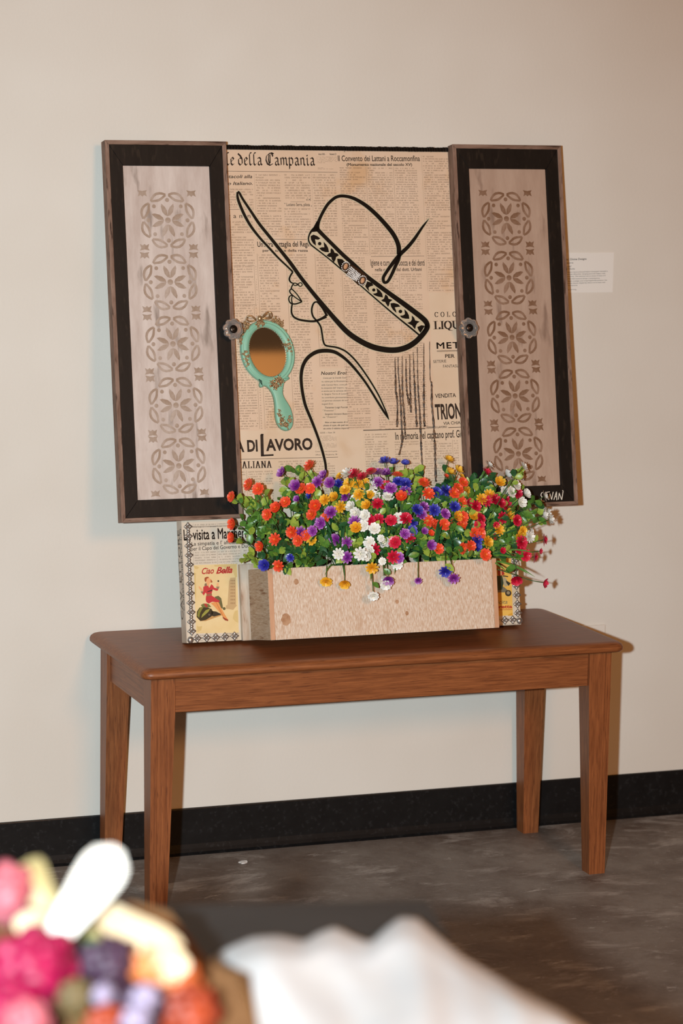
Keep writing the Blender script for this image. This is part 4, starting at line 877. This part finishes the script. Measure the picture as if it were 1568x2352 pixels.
def petal(mb, uvs, ang, r0, r1, wid, rise, cup, notch=0.0, z0=0.0):
    rows = [(0.0, 0.35), (0.35, 0.85), (0.7, 1.0), (0.92, 0.8), (1.0, 0.35)]
    ca, sa = math.cos(ang), math.sin(ang); vs = []
    for t, w in rows:
        for s in (-1, 0, 1):
            rr = r0+(r1-r0)*(t-(notch if (t == 1.0 and s == 0) else 0)); x = rr; y = s*wid*w*0.5; z = z0+rise*t*t+(cup*abs(s)*w)
            vs.append((x*ca-y*sa, x*sa+y*ca, z)); uvs.append((t, 0.5+s*0.5))
    o = len(mb.v); fs = []
    for j in range(4):
        for i in range(2): fs.append((j*3+i, j*3+i+1, (j+1)*3+i+1, (j+1)*3+i))
    mb.add(vs, fs)
def bloom_mesh(kind, m):
    mb = MB(); uv = []
    if kind == 0:
        for i in range(5): petal(mb, uv, i*1.2566, 0.001, 0.0112, 0.0105, 0.0012, 0.0006, 0.12)
        for i in range(5): petal(mb, uv, i*1.2566+0.63, 0.0008, 0.0078, 0.0072, 0.0035, 0.0008, 0.1, 0.0015)
        for i in range(4): petal(mb, uv, i*1.57+0.3, 0.0004, 0.0042, 0.0045, 0.0035, 0.0008, 0.0, 0.003)
    elif kind == 1:
        for L_, (k, r, w, rise, z) in enumerate(((9, 0.0118, 0.0048, 0.002, 0.0), (8, 0.0098, 0.0044, 0.0052, 0.0012), (6, 0.0070, 0.004, 0.0066, 0.0024), (4, 0.0042, 0.0032, 0.0062, 0.0036))):
            for i in range(k): petal(mb, uv, 2*math.pi*i/k+L_*0.4, 0.0008, r, w, rise, 0.0005, 0.0, z)
    else:
        for L_, (k, r, w, rise, z) in enumerate(((6, 0.0105, 0.0085, 0.0065, 0.0), (5, 0.0078, 0.0068, 0.0075, 0.001), (4, 0.0042, 0.0045, 0.0085, 0.002))):
            for i in range(k): petal(mb, uv, 2*math.pi*i/k+L_*0.5, 0.0008, r, w, rise, 0.0007, 0.05, z)
    return mesh('bloom', mb.v, mb.f, m, True, uv)
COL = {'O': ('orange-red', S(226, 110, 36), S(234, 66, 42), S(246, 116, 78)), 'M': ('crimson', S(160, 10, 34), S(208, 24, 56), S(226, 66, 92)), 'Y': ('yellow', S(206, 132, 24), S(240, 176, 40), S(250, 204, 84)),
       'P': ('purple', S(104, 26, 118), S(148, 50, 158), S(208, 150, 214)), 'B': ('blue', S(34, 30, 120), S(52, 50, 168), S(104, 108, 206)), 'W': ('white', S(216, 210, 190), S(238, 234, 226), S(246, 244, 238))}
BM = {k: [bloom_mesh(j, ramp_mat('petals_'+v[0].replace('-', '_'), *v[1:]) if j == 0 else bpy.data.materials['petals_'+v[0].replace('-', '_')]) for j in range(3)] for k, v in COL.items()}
GR = [mat('leaf_green', S(98, 142, 54), S(72, 114, 46), 200, rough=0.35, spec=0.5), mat('leaf_lime', S(166, 182, 74), S(134, 160, 60), 200, rough=0.38, spec=0.5), mat('leaf_dark', S(48, 96, 52), S(34, 74, 42), 200, rough=0.3, spec=0.6)]
STEM = mat('stem_green', S(70, 100, 44), S(50, 80, 40), 90, rough=0.45)
def leaf_mesh(m, ln, wd, curl, nm='leaf'):
    rows = [(0.0, 0.12), (0.25, 0.75), (0.55, 1.0), (0.82, 0.72), (1.0, 0.06)]; mb = MB(); vs = []
    for t, w in rows:
        for s in (-1, 0, 1): vs.append((t*ln, s*wd*w*0.5, curl*t*t*ln+abs(s)*w*wd*0.16))
    mb.add(vs, [(j*3+i, j*3+i+1, (j+1)*3+i+1, (j+1)*3+i) for j in range(4) for i in range(2)])
    return mesh(nm, mb.v, mb.f, m, True)
LM = [[leaf_mesh(g, 0.0165, 0.0125, 0.15), leaf_mesh(g, 0.0195, 0.0115, -0.25), leaf_mesh(g, 0.0135, 0.0110, 0.3)] for g in GR]
BL = {}
T5 = 5.6
kA, kB, kC = cp(520, 1040, T5), cp(760, 1040, T5), cp(1000, 1040, T5)
FA = '65 565 O;285 410 O;405 465 O;725 265 P;1075 175 O;890 430 P;955 465 O;1070 460 O;755 635 O;640 715 O;520 795 O;910 600 p;1065 560 b;1140 685 O;1095 790 O;1265 610 Y;1390 580 Y;1340 770 P;1265 840 O;1205 905 P;1255 310 P;1170 380 P;1330 390 P;1435 415 B;95 920 O;85 1090 O;840 1020 O;625 1115 O;440 1205 O;1010 1060 O;915 1130 O;1095 1120 Y;1100 1010 P;950 1030 P;1405 1120 P;1440 1300 W;490 1445 B;665 1455 O;820 1350 b;1280 1655 Y'
FB = '120 305 Y;210 275 W;295 285 M;400 320 M;515 250 M;600 255 P;710 275 P;690 125 B;800 145 B;950 155 B;855 290 O;230 400 Y;345 400 Y;435 400 Y;520 425 W;600 385 P;700 420 M;865 370 B;955 405 B;770 455 P;750 490 P;180 560 P;180 480 Y;310 590 W;360 540 Y;480 550 Y;570 550 W;735 565 W;955 500 P;905 570 O;1190 395 O;1250 530 O;120 700 Y;260 700 W;320 780 W;430 810 W;460 680 Y;595 660 M;300 890 P;320 970 Y;415 940 W;500 870 M;610 860 M;560 975 W;770 870 M;875 840 W;960 850 M;1050 890 B;1045 1000 B;1105 740 B;1190 700 P;1150 790 P;1325 740 B;1245 880 O;1320 930 O;950 1040 P;1010 1095 M;1280 1035 o;1200 1010 p;200 1155 P;490 1150 W;690 1150 W;820 1150 M;640 1100 w;205 1345 P;380 1300 W;490 1260 W;560 1250 M;460 1320 W;1280 1190 P;865 1350 P;800 1340 M;660 1395 w;850 1430 W;525 1475 Y;175 1670 Y;735 1630 P;680 1600 w;705 1700 W;545 1840 W;1120 1640 p'
FC = '155 105 Y;175 260 Y;280 235 Y;325 310 Y;355 380 O;130 310 o;680 165 W;640 255 M;905 285 W;1125 180 W;1065 310 W;1035 415 W;820 385 Y;895 505 W;970 505 W;1045 520 M;1150 535 W;1395 560 W;1095 640 W;290 460 O;240 520 O;130 490 B;100 570 B;15 510 B;400 515 Y;350 630 O;420 665 M;240 700 B;590 600 Y;690 540 Y;510 690 M;650 620 M;755 605 M;830 650 M;920 700 M;905 590 m;270 820 Y;345 830 O;490 825 Y;580 850 M;565 930 M;115 925 O;345 935 O;230 895 o;855 835 M;935 800 Y;1045 870 M;780 930 m;810 995 Y;765 1080 m;510 1040 O;575 1040 O;530 1120 B;660 1150 Y;445 1200 O;345 1230 O;525 1215 B;640 1310 O;40 1235 O;125 785 P;1120 1010 Y;1070 1090 Y;1215 1010 W;1200 1080 W;1100 1150 M;1080 1230 M;1385 1120 M;1335 1265 m;1160 1320 M;1265 1340 M;860 1260 m;1040 1620 M;1385 1670 M;1430 770 W;1455 860 W;1380 800 W;125 1520 B;230 1610 P'
blooms = []
for txt, kk in ((FA, kA), (FB, kB), (FC, kC)):
    for it in txt.split(';'):
        X, Y, c = it.split(); u, v = kk([(float(X), float(Y))])[0]; blooms.append([u, v, c.upper(), 0.62 if c.islower() else 1.0])
def depth_n(u, v):
    t = min(max((v-1060)/230.0, 0), 1); n = 0.055+0.10*t
    if v > 1272: n = 0.168
    if u > 1195: n = 0.135+0.02*math.sin(u)
    if u < 600: n = 0.085+0.03*t
    return n+random.uniform(-0.012, 0.012)
bun = []
for c in COL:
    L_ = sorted([b for b in blooms if b[2] == c]); k = max(2, round(len(L_)/7)); 
    cen = np.linspace(L_[0][0]+40, L_[-1][0]-60, k)
    for _ in range(12):
        own = [int(np.argmin(abs(cen-b[0]))) for b in L_]
        for j in range(k):
            s = [b[0] for b, w in zip(L_, own) if w == j]
            if s: cen[j] = np.mean(s)
    for j in range(k):
        s = [b for b, w in zip(L_, own) if w == j]
        if s: bun.append((c, float(cen[j]), s))
ORD = ['leftmost', 'second', 'third', 'fourth', 'fifth', 'sixth', 'seventh', 'eighth']
core = PXW(905, 1240, 0.075)
toCam = (Vector(CAM)-core).normalized()
def bez(p0, p1, p2, p3, n):
    out = []
    for i in range(n+1):
        t = i/n; s = 1-t; out.append(p0*s**3+p1*3*s*s*t+p2*3*s*t*t+p3*t**3)
    return out
def put_leaf(par, base, P, d, g, sc_):
    sc_ *= 1.2
    o = ob('leaf', LM[g][random.randrange(3)], par, loc=P-base); x = d.normalized(); z = (toCam+Vector((random.uniform(-.5, .5), random.uniform(-.3, .3), random.uniform(0, .7)))); z = (z-x*z.dot(x)).normalized(); y = z.cross(x)
    o.rotation_mode = 'QUATERNION'; o.rotation_quaternion = Matrix((x, y, z)).transposed().to_quaternion(); o.scale = (sc_,)*3
def blade(par, base, R, T, w, g=2):
    mid = R.lerp(T, 0.5)+Vector((0, 0, 0.035)); pts = [R.lerp(mid, t).lerp(mid.lerp(T, t), t) for t in np.linspace(0, 1, 8)]; vs = []
    side = (T-R).cross(toCam).normalized()
    for i, p in enumerate(pts):
        ww = w*(0.55+0.9*(i/7))*(1 if i < 6 else (0.7 if i == 6 else 0.1)); 
        for s in (-1, 0, 1): vs.append(tuple(p-base+side*s*ww+toCam*(-0.3*abs(s)*ww)))
    ob('blade_leaf', mesh('blade_leaf', vs, [(j*3+i, j*3+i+1, (j+1)*3+i+1, (j+1)*3+i) for j in range(7) for i in range(2)], GR[g], True), par)
FX0, FX1 = plx0+0.03, plx1-0.03
cnt = {c: sum(1 for b in bun if b[0] == c) for c in COL}; seen = {c: 0 for c in COL}; roots = []
for c, cu_, ls in bun:
    x, _h = A(cu_, 1290, 0.08); x = min(max(x, FX0), FX1); base = AW(x, random.uniform(0.045, 0.105), 0.114)
    i = seen[c]; seen[c] += 1; nm = COL[c][0]; N_ = cnt[c]
    pos = ('leftmost' if i == 0 else 'rightmost' if i == N_-1 else ORD[i]+' from the left')
    t = thing('artificial_flower_bunch', '%s of the %d bunches of %s plastic flowers in the planter box' % (pos, N_, nm), 'flowers', base, group='plastic flower bunches in the planter')
    roots.append((base, t, cu_))
    cr_ = MB(); cr_.tube([(0, 0, -0.004), (0, 0, 0.03)], 0.004, 6); cr_.make('crown_stem', STEM, t)
    for (u, v, _c, sz) in ls:
        n = depth_n(u, v); T = PXW(u, v, n); out = (T-core); out = out/ max(out.length, 1e-6)
        if v > 1300 and u < 1240:                                   # hanging over the front board
            rp = AW(A(u, v, n)[0]*0.6+x*0.4, 0.12, 0.19); q2 = AW(A(u, v, n)[0], 0.172, 0.17); pts = bez(base, rp, q2, T, 9); d = (T-pts[-2]).normalized(); face = (d*0.6+toCam*0.8).normalized()
        else:
            T0 = T-out*0.045-Vector((0, 0, 0.012)); pts = bez(base, base+AW(0, 0, 1)*0-Vector((0, 0, 0))+Vector((0, 0, 0.05)), T0, T, 7)
            face = (out*random.uniform(0.35, 0.75)+toCam*0.75+Vector((random.uniform(-.25, .25), random.uniform(-.2, .2), random.uniform(-.1, .3)))).normalized()
            if u < 590 or u > 1215 or v < 1100: face = (out+toCam*0.35).normalized()
        mb = MB(); mb.tube([p-base for p in pts], 0.0010, 5); mb.make('stem', STEM, t, smooth=True)
        o = ob('bloom', BM[c][random.choice((0, 0, 1, 2) if c in 'OW' else (0, 1, 1, 2))], t, loc=T-base); o.rotation_mode = 'QUATERNION'
        o.rotation_quaternion = face.to_track_quat('Z', 'Y') @ Quaternion((0, 0, 1), random.random()*6.28); s_ = sz*random.uniform(1.06, 1.26); o.scale = (s_, s_, s_)
        hang = v > 1300
        far = u > 1215 and v > 1230
        for k in range(1 if (hang or far) else 5):
            f = random.uniform(0.5, 0.97); j = int(f*(len(pts)-1)); P = pts[j]; tan = (pts[min(j+1, len(pts)-1)]-pts[max(j-1, 0)]).normalized()
            sd = Vector((random.uniform(-1, 1), random.uniform(-1, .2), random.uniform(-1, 1))); sd = (sd-tan*sd.dot(tan)).normalized()
            put_leaf(t, base, P, sd*0.8+tan*0.6, random.choices((0, 1, 2), (5, 4, 3))[0], random.uniform(0.8, 1.15))
# greenery between the blooms belongs to the nearest bunch
POLY = [(600, 1150), (640, 1120), (700, 1125), (760, 1120), (800, 1130), (880, 1110), (925, 1075), (960, 1110), (990, 1135), (1030, 1110), (1080, 1110), (1140, 1115), (1190, 1140), (1225, 1180), (1225, 1205), (1190, 1240), (1150, 1270), (1110, 1285), (1000, 1278), (900, 1285), (800, 1290), (700, 1290), (650, 1278), (600, 1245), (570, 1205)]
def inside(u, v):
    r = False; j = len(POLY)-1
    for i in range(len(POLY)):
        if (POLY[i][1] > v) != (POLY[j][1] > v) and u < (POLY[j][0]-POLY[i][0])*(v-POLY[i][1])/(POLY[j][1]-POLY[i][1])+POLY[i][0]: r = not r
        j = i
    return r
k = 0
extra = [(600, 1283), (575, 1278), (560, 1282), (700, 1082), (672, 1075), (655, 1115), (690, 1105), (955, 1080), (965, 1095), (1030, 1090), (1035, 1108), (1050, 1115), (1180, 1115), (1200, 1085), (1090, 1100), (1105, 1092), (1125, 1098), (1235, 1168), (1228, 1150), (1215, 1175), (1190, 1120), (590, 1150), (575, 1165), (562, 1152), (545, 1148), (558, 1195), (575, 1205), (592, 1200)]
while k < 190:
    if k < len(extra): u, v = extra[k]
    else:
        u, v = random.uniform(560, 1235), random.uniform(1075, 1292)
        if not inside(u, v): continue
    k += 1
    n = max(0.03, depth_n(u, v)-random.uniform(0.005, 0.05)); T = PXW(u, v, n); base, t, _u = min(roots, key=lambda r: abs(r[2]-u)+random.uniform(0, 40))
    out = (T-core).normalized() if (T-core).length > 0 else toCam
    st = T-out*0.035-Vector((0, 0, 0.01)); pts = bez(st, st.lerp(T, 0.35), st.lerp(T, 0.7), T, 5)
    full = bez(base, base+Vector((0, 0, 0.04)), st-out*0.01, st, 5)+pts[1:]
    mb = MB(); mb.tube([p-base for p in full], 0.0009, 4); mb.make('stem', STEM, t)
    g = random.choices((0, 1, 2), (5, 4, 4))[0]
    for j in range(6):
        P = pts[j]; tan = (T-st).normalized()
        sd = Vector((random.uniform(-1, 1), random.uniform(-1, .2), random.uniform(-1, 1))); sd = (sd-tan*sd.dot(tan)).normalized()
        put_leaf(t, base, P, sd*0.85+tan*0.55, g, random.uniform(0.8, 1.15))
for k in range(70):
    u = random.uniform(640, 1190); v = random.uniform(1190, 1292); n = random.uniform(0.10, 0.16); T = PXW(u, v, n); base, t, _u = min(roots, key=lambda r: abs(r[2]-u)+random.uniform(0, 60)); blade(t, base, base+Vector((0, 0, 0.01)), T, 0.0022, 2)
for (u, v) in ((745, 1322), (790, 1322), (850, 1335), (1040, 1300), (1215, 1320), (1228, 1325), (1165, 1315), (905, 1320), (925, 1300), (1200, 1290), (1225, 1270), (1180, 1250)):
    T = PXW(u, v, 0.172); base, t, _u = min(roots, key=lambda r: abs(r[2]-u)); blade(t, base, base+Vector((0, 0, 0.02)), T, 0.0016, 0)

# ------------------------------------------------------------------ wall label and wall plate
card_w = thing('wall_label', 'white printed exhibition label stuck on the wall beside the right shutter', 'label', at_wall(1352, 625))
cl = Vector(at_wall(1352, 625)); tlc, brc = at_wall(1290, 580.5), at_wall(1406, 671)
MB().box((tlc[0]-0.02-cl.x, -0.0015, brc[2]-cl.z), (brc[0]-cl.x, 0, tlc[2]-cl.z)).make('label_card', mat('label_white', S(230, 226, 220), rough=0.5), card_w)
LT = mat('label_ink', S(60, 54, 50), rough=0.6); mb = MB()
def wall_text(txt, p0, p1, h, bold=0.0):
    vs, fs = glyphs(txt, 0.0, bold, 1.0); ch = capheight(); a = Vector(at_wall(*p0, -0.0018)); b = Vector(at_wall(*p1, -0.0018)); hh = (Vector(at_wall(p0[0], p0[1]-h, -0.0018))-a).length
    x0, x1 = vs[:, 0].min(), vs[:, 0].max(); w = (b.x-a.x)
    mb.add([(a.x+w*(x-x0)/(x1-x0)-cl.x, a.y-cl.y, a.z+(b.z-a.z)*(x-x0)/(x1-x0)+hh*y/ch-cl.z) for x, y in vs], fs)
for l in (('Sara | Divine Designs', (1293, 598.2), (1346.5, 596.5), 4.3, 0.012), ('Bellissima', (1292, 606), (1316, 605), 3.6), ('47 x 40"', (1293, 614.5), (1312, 613.8), 3.4), ('Mixed Media', (1288, 619.8), (1319.5, 619), 3.2),
          ('Bellissima layers hand-collected Italian newspaper beneath a', (1285, 626.8), (1395, 624), 2.6), ('striking, minimal silhouette, merging personal history with', (1285, 631.8), (1389.5, 629), 2.6), ('timeless femininity. The textures carry a sense of time and', (1285, 637), (1389.5, 634), 2.6),
          ('softness, while clean linework brings a contemporary', (1285, 642), (1377, 640), 2.6), ('presence. Both nostalgic and unapologetically present, the', (1285, 647.5), (1393.5, 644.5), 2.6), ("piece celebrates beauty shaped by where we've been and", (1285, 652.5), (1389, 649.5), 2.6), ("who we've become.", (1288, 657.6), (1326, 656.5), 2.6), ('Inquire for pricing', (1286, 667), (1323, 666), 2.6)): wall_text(*l)
mb.make('label_text', LT, card_w)
tp = at_wall(1388, 1434); pl = thing('wall_outlet', 'white electrical outlet plate on the wall behind the table', 'outlet', (tp[0]-0.0351, 0, tp[2]-0.0575))
WPL = mat('outlet_plastic', S(222, 214, 204), rough=0.35)
rbox('cover_plate', (-0.035, -0.006, -0.0575), (0.035, -0.0003, 0.0575), WPL, pl, 0.002, 2)
for s in (-1, 1):
    sk = rbox('socket', (-0.017, -0.0078, s*0.0195-0.014), (0.017, -0.0061, s*0.0195+0.014), WPL, pl, 0.0006, 2)
    for xx in (-0.0065, 0.0065): MB().box((xx-0.001, -0.0081, s*0.0195-0.002), (xx+0.001, -0.0079, s*0.0195+0.006)).make('slot', mat('slot_dark', S(30, 28, 26)), sk)
c = at_z(558, 1981, 0); sp_ = [(c[0]+0.010*math.cos(t)*(1+0.3*math.sin(5*t)), c[1]+0.010*math.sin(t)*(1+0.2*math.cos(3*t))) for t in [i*0.52 for i in range(12)]]
mb = MB(); n_ = len(sp_); mb.add([(p[0]-c[0], p[1]-c[1], 0.0002) for p in sp_]+[(p[0]-c[0], p[1]-c[1], 0.0016+0.001*math.sin(i)) for i, p in enumerate(sp_)], [tuple(range(n_))[::-1], tuple(range(n_, 2*n_))]+[(i, (i+1) % n_, (i+1) % n_+n_, i+n_) for i in range(n_)])
tag(mb.make('paper_scrap', mat('scrap_white', S(235, 232, 228)), loc=(c[0], c[1], 0)), 'tiny torn white paper scrap on the concrete floor', 'paper')

# ------------------------------------------------------------------ out-of-focus foreground table
FZ = 0.75
cr0 = Vector(at_z(985, 2066, FZ)); bl0 = Vector(at_z(380, 2078, FZ)); ed = (bl0-cr0); ed.z = 0; ed.normalize(); fd = Vector((-ed.y, ed.x, 0)); fd = fd if fd.y < 0 else -fd
ang = math.atan2(-ed.y, -ed.x)
FTW, FTD = 1.10, 0.75
ft = thing('foreground_table', 'dark grey table out of focus in front, under the white cloth', 'table', cr0+ed*FTW/2+fd*FTD/2-Vector((0, 0, FZ)), (0, 0, ang))
DG = mat('dark_grey_laminate', S(50, 49, 49), S(44, 43, 43), 12, rough=0.5)
rbox('tabletop', (-FTW/2, -FTD/2, FZ-0.03), (FTW/2, FTD/2, FZ), DG, ft, 0.004, 2)
for sx in (-1, 1):
    for sy in (-1, 1): rbox('leg', (sx*(FTW/2-0.05)-0.02, sy*(FTD/2-0.05)-0.02, 0), (sx*(FTW/2-0.05)+0.02, sy*(FTD/2-0.05)+0.02, FZ-0.0301), mat('black_steel', S(28, 28, 28), rough=0.4, metal=0.5), ft, 0.003, 1)
# crumpled white cloth
CT = [(470, 2215), (520, 2176), (580, 2150), (640, 2146), (700, 2160), (730, 2140), (770, 2126), (815, 2150), (850, 2163), (885, 2130), (920, 2103), (960, 2108), (1000, 2145), (1060, 2195), (1120, 2232), (1200, 2280), (1290, 2325), (1360, 2370)]
cu = np.array([p[0] for p in CT], float); cvv = np.array([p[1] for p in CT], float)
NU, NV = 60, 34; vs = []; fs = []
for i in range(NU+1):
    u = 470+(1360-470)*i/NU; yt = np.interp(u, cu, cvv)
    for j in range(NV+1):
        w = j/NV; v = yt+(2560-yt)*w**1.3; h = min(1.0, 0.15+w*4.5); h = math.sqrt(h); uu = u+25*math.sin(w*5+u*0.01)
        bump_ = 0.026*h+0.006*h*math.sin(uu*0.016+w*3)*math.cos(w*4-uu*0.006)+0.0012*h*math.sin(uu*0.045-w*9)
        eu = min(1.0, i/5.0, (NU-i)/4.0+0.25); P = at_z(u, v, FZ+0.004+max(bump_, 0.0)*max(eu, 0.05)); vs.append(P)
for i in range(NU):
    for j in range(NV): a = i*(NV+1)+j; fs.append((a, a+1, a+NV+2, a+NV+1))
cb = Vector(at_z(860, 2300, FZ))
me = mesh('white_cloth', [tuple(Vector(p)-cb) for p in vs], fs, mat('white_linen', S(230, 231, 232), S(222, 224, 227), 20, rough=0.85, spec=0.1), True)
bm = bmesh.new(); bm.from_mesh(me); bmesh.ops.recalc_face_normals(bm, faces=bm.faces); bmesh.ops.solidify(bm, geom=bm.faces[:], thickness=0.002); bm.to_mesh(me); bm.free(); me.polygons.foreach_set('use_smooth', [True]*len(me.polygons))
tag(ob('white_cloth', me, loc=cb), 'crumpled white cloth, out of focus, spread on the dark foreground table', 'cloth')
# bouquet in brown paper
bq0 = Vector(at_z(150, 2420, FZ)); bq = thing('flower_bouquet', 'blurred bouquet of white, magenta, purple and orange flowers in brown paper on the foreground table', 'bouquet', bq0)
def D(u, v, t): return Vector(at_depth(u, v, t))-bq0
CRM = mat('cream_petal', S(206, 184, 152), S(196, 170, 132), 30, rough=0.5); YLW = mat('straw_petal', S(168, 150, 104), S(150, 130, 86), 30, rough=0.5); WHP = mat('white_petal', S(226, 222, 214), rough=0.5); MAG = mat('magenta_petal', S(150, 8, 64), S(116, 5, 46), 40, rough=0.5); PUR = mat('plum_petal', S(66, 44, 64), S(40, 22, 38), 50, rough=0.5); LAV = mat('lavender_petal', S(140, 128, 150), rough=0.5); ORG = mat('apricot_petal', S(196, 126, 66), S(170, 76, 38), 30, rough=0.5); OLV = mat('olive_bud', S(108, 86, 52), S(80, 68, 42), 40, rough=0.6); PNK = mat('pale_pink_petal', S(190, 110, 120), S(160, 70, 80), 30, rough=0.5); RUST = mat('rust_petal', S(150, 58, 28), S(116, 40, 22), 30, rough=0.5); KRA = mat('kraft_paper', S(122, 86, 52), S(106, 72, 42), 14, rough=0.8)
def bigpetal(name, a, b, w, t0, t1, m):
    P0, P1 = D(*a, t0), D(*b, t1); ax = (P1-P0); ln = ax.length; x = ax.normalized(); z = toCam; y = z.cross(x).normalized(); z = x.cross(y); W_ = w*t0/FPX; vs = []; fs = []; nr, ncol = 8, 5
    for i in range(nr+1):
        f = i/nr; ww = W_*0.5*min(1.0, 0.5+0.75*f)*math.sqrt(max(0.05, 1-max(0.0, (f-0.72)/0.28)**2*0.96))
        for j in range(ncol):
            s = (j/(ncol-1))*2-1; vs.append(tuple(P0+x*ln*f+y*ww*s+z*(0.25*ww*(s*s)+0.018*math.sin(f*2.6))))
    for i in range(nr):
        for j in range(ncol-1): fs.append((i*ncol+j, i*ncol+j+1, (i+1)*ncol+j+1, (i+1)*ncol+j))
    return ob(name, mesh(name, vs, fs, m, True), bq)
bigpetal('lily_petal', (118, 2165), (268, 1955), 108, 2.36, 2.40, WHP); bigpetal('lily_petal', (228, 2085), (440, 2215), 104, 2.44, 2.40, CRM); bigpetal('lily_petal', (135, 2110), (68, 1985), 88, 2.44, 2.47, YLW); bigpetal('lily_petal', (130, 2125), (25, 2112), 72, 2.42, 2.40, CRM)
bigpetal('lily_petal', (230, 2190), (185, 2100), 70, 2.46, 2.47, YLW); bigpetal('lily_petal', (330, 2190), (450, 2215), 90, 2.38, 2.35, CRM)
def ball(name, u, v, r, t, m, k=14):
    mb = MB(); c = D(u, v, t); R_ = r*t/FPX
    for L_ in range(4):
        kk = (8, 7, 5, 1)[L_]; rr = (0.62, 0.42, 0.22, 0)[L_]
        for i in range(kk):
            th_ = 2*math.pi*i/kk+L_; d = Vector((math.cos(th_)*rr, -0.15-0.2*L_, math.sin(th_)*rr))*R_
            mb.ell(tuple(c+d), (R_*0.52, R_*0.30, R_*0.40), Matrix.Rotation(-th_, 3, 'Y'), 8, 6)
    return mb.make(name, m, bq, smooth=True)
ball('dahlia', 70, 2230, 105, 2.34, MAG); ball('dahlia', 20, 2330, 90, 2.30, MAG); ball('carnation', 10, 2050, 70, 2.44, PNK); ball('carnation', 55, 2352, 60, 2.27, PNK)
ball('plum_flower', 245, 2215, 66, 2.36, PUR); ball('plum_flower', 250, 2300, 60, 2.33, PUR); ball('plum_flower', 320, 2320, 62, 2.32, PUR); ball('lavender_sprig', 332, 2292, 34, 2.27, LAV); ball('lavender_sprig', 236, 2285, 26, 2.27, LAV); ball('lavender_sprig', 310, 2345, 36, 2.25, LAV)
ball('olive_bud', 172, 2290, 44, 2.29, OLV); ball('rose', 400, 2262, 62, 2.36, ORG); ball('rose', 340, 2225, 48, 2.37, ORG); ball('rose', 430, 2330, 72, 2.34, RUST); ball('rose', 240, 2360, 55, 2.27, RUST); ball('plum_flower', 165, 2200, 40, 2.40, PUR)
gl = MB()
for (u, v) in ((295, 2160), (190, 2180), (330, 2190)): gl.ell(tuple(D(u, v, 2.44)), (0.02, 0.01, 0.012), None, 8, 6)
gl.make('foliage', GR[2], bq, smooth=True)
wr = [(-60, 2140, 2.50), (60, 2080, 2.52), (190, 2075, 2.53), (300, 2085, 2.53), (395, 2108, 2.52), (470, 2178, 2.48), (535, 2255, 2.43), (585, 2330, 2.38), (610, 2420, 2.32)]
vs = []; fs = []; K_ = 7
ctr = Vector(at_z(160, 2480, FZ+0.012))-bq0
for i, (u, v, t) in enumerate(wr):
    P = D(u, v, t)
    for j in range(K_): f = j/(K_-1); q = P.lerp(ctr, f*0.92); q = q+Vector((0, 0.01*math.sin(i*1.9+f*3), 0.012*math.sin(i*2.3)*(1-f))); q.z = max(q.z, 0.004); vs.append(tuple(q))
for i in range(len(wr)-1):
    for j in range(K_-1): a = i*K_+j; fs.append((a, a+1, a+K_+1, a+K_))
me = mesh('paper_wrap', vs, fs, KRA, True); ob('paper_wrap', me, bq)
mb = MB(); 
for i in range(7): mb.tube([(0.03*math.cos(i), 0.02*math.sin(i), 0.012), tuple(D(120+35*i, 2300, 2.38))], 0.0035, 6)
mb.make('stems', STEM, bq)
np_ = Vector(at_z(20, 2400, FZ)); mb = MB()
q = [Vector(at_z(u, v, FZ+0.003))-np_ for u, v in ((-80, 2340), (75, 2350), (140, 2420), (-60, 2460))]
mb.add([(p.x, p.y, 0.001) for p in q]+[(p.x, p.y, 0.006) for p in q], [(3, 2, 1, 0), (4, 5, 6, 7), (0, 1, 5, 4), (1, 2, 6, 5), (2, 3, 7, 6), (3, 0, 4, 7)])
tag(ob('paper_napkin', fixn(mesh('paper_napkin', mb.v, mb.f, mat('napkin_white', S(240, 240, 240), rough=0.8))), loc=np_), 'white folded napkin at the lower left, in front of the bouquet', 'napkin')
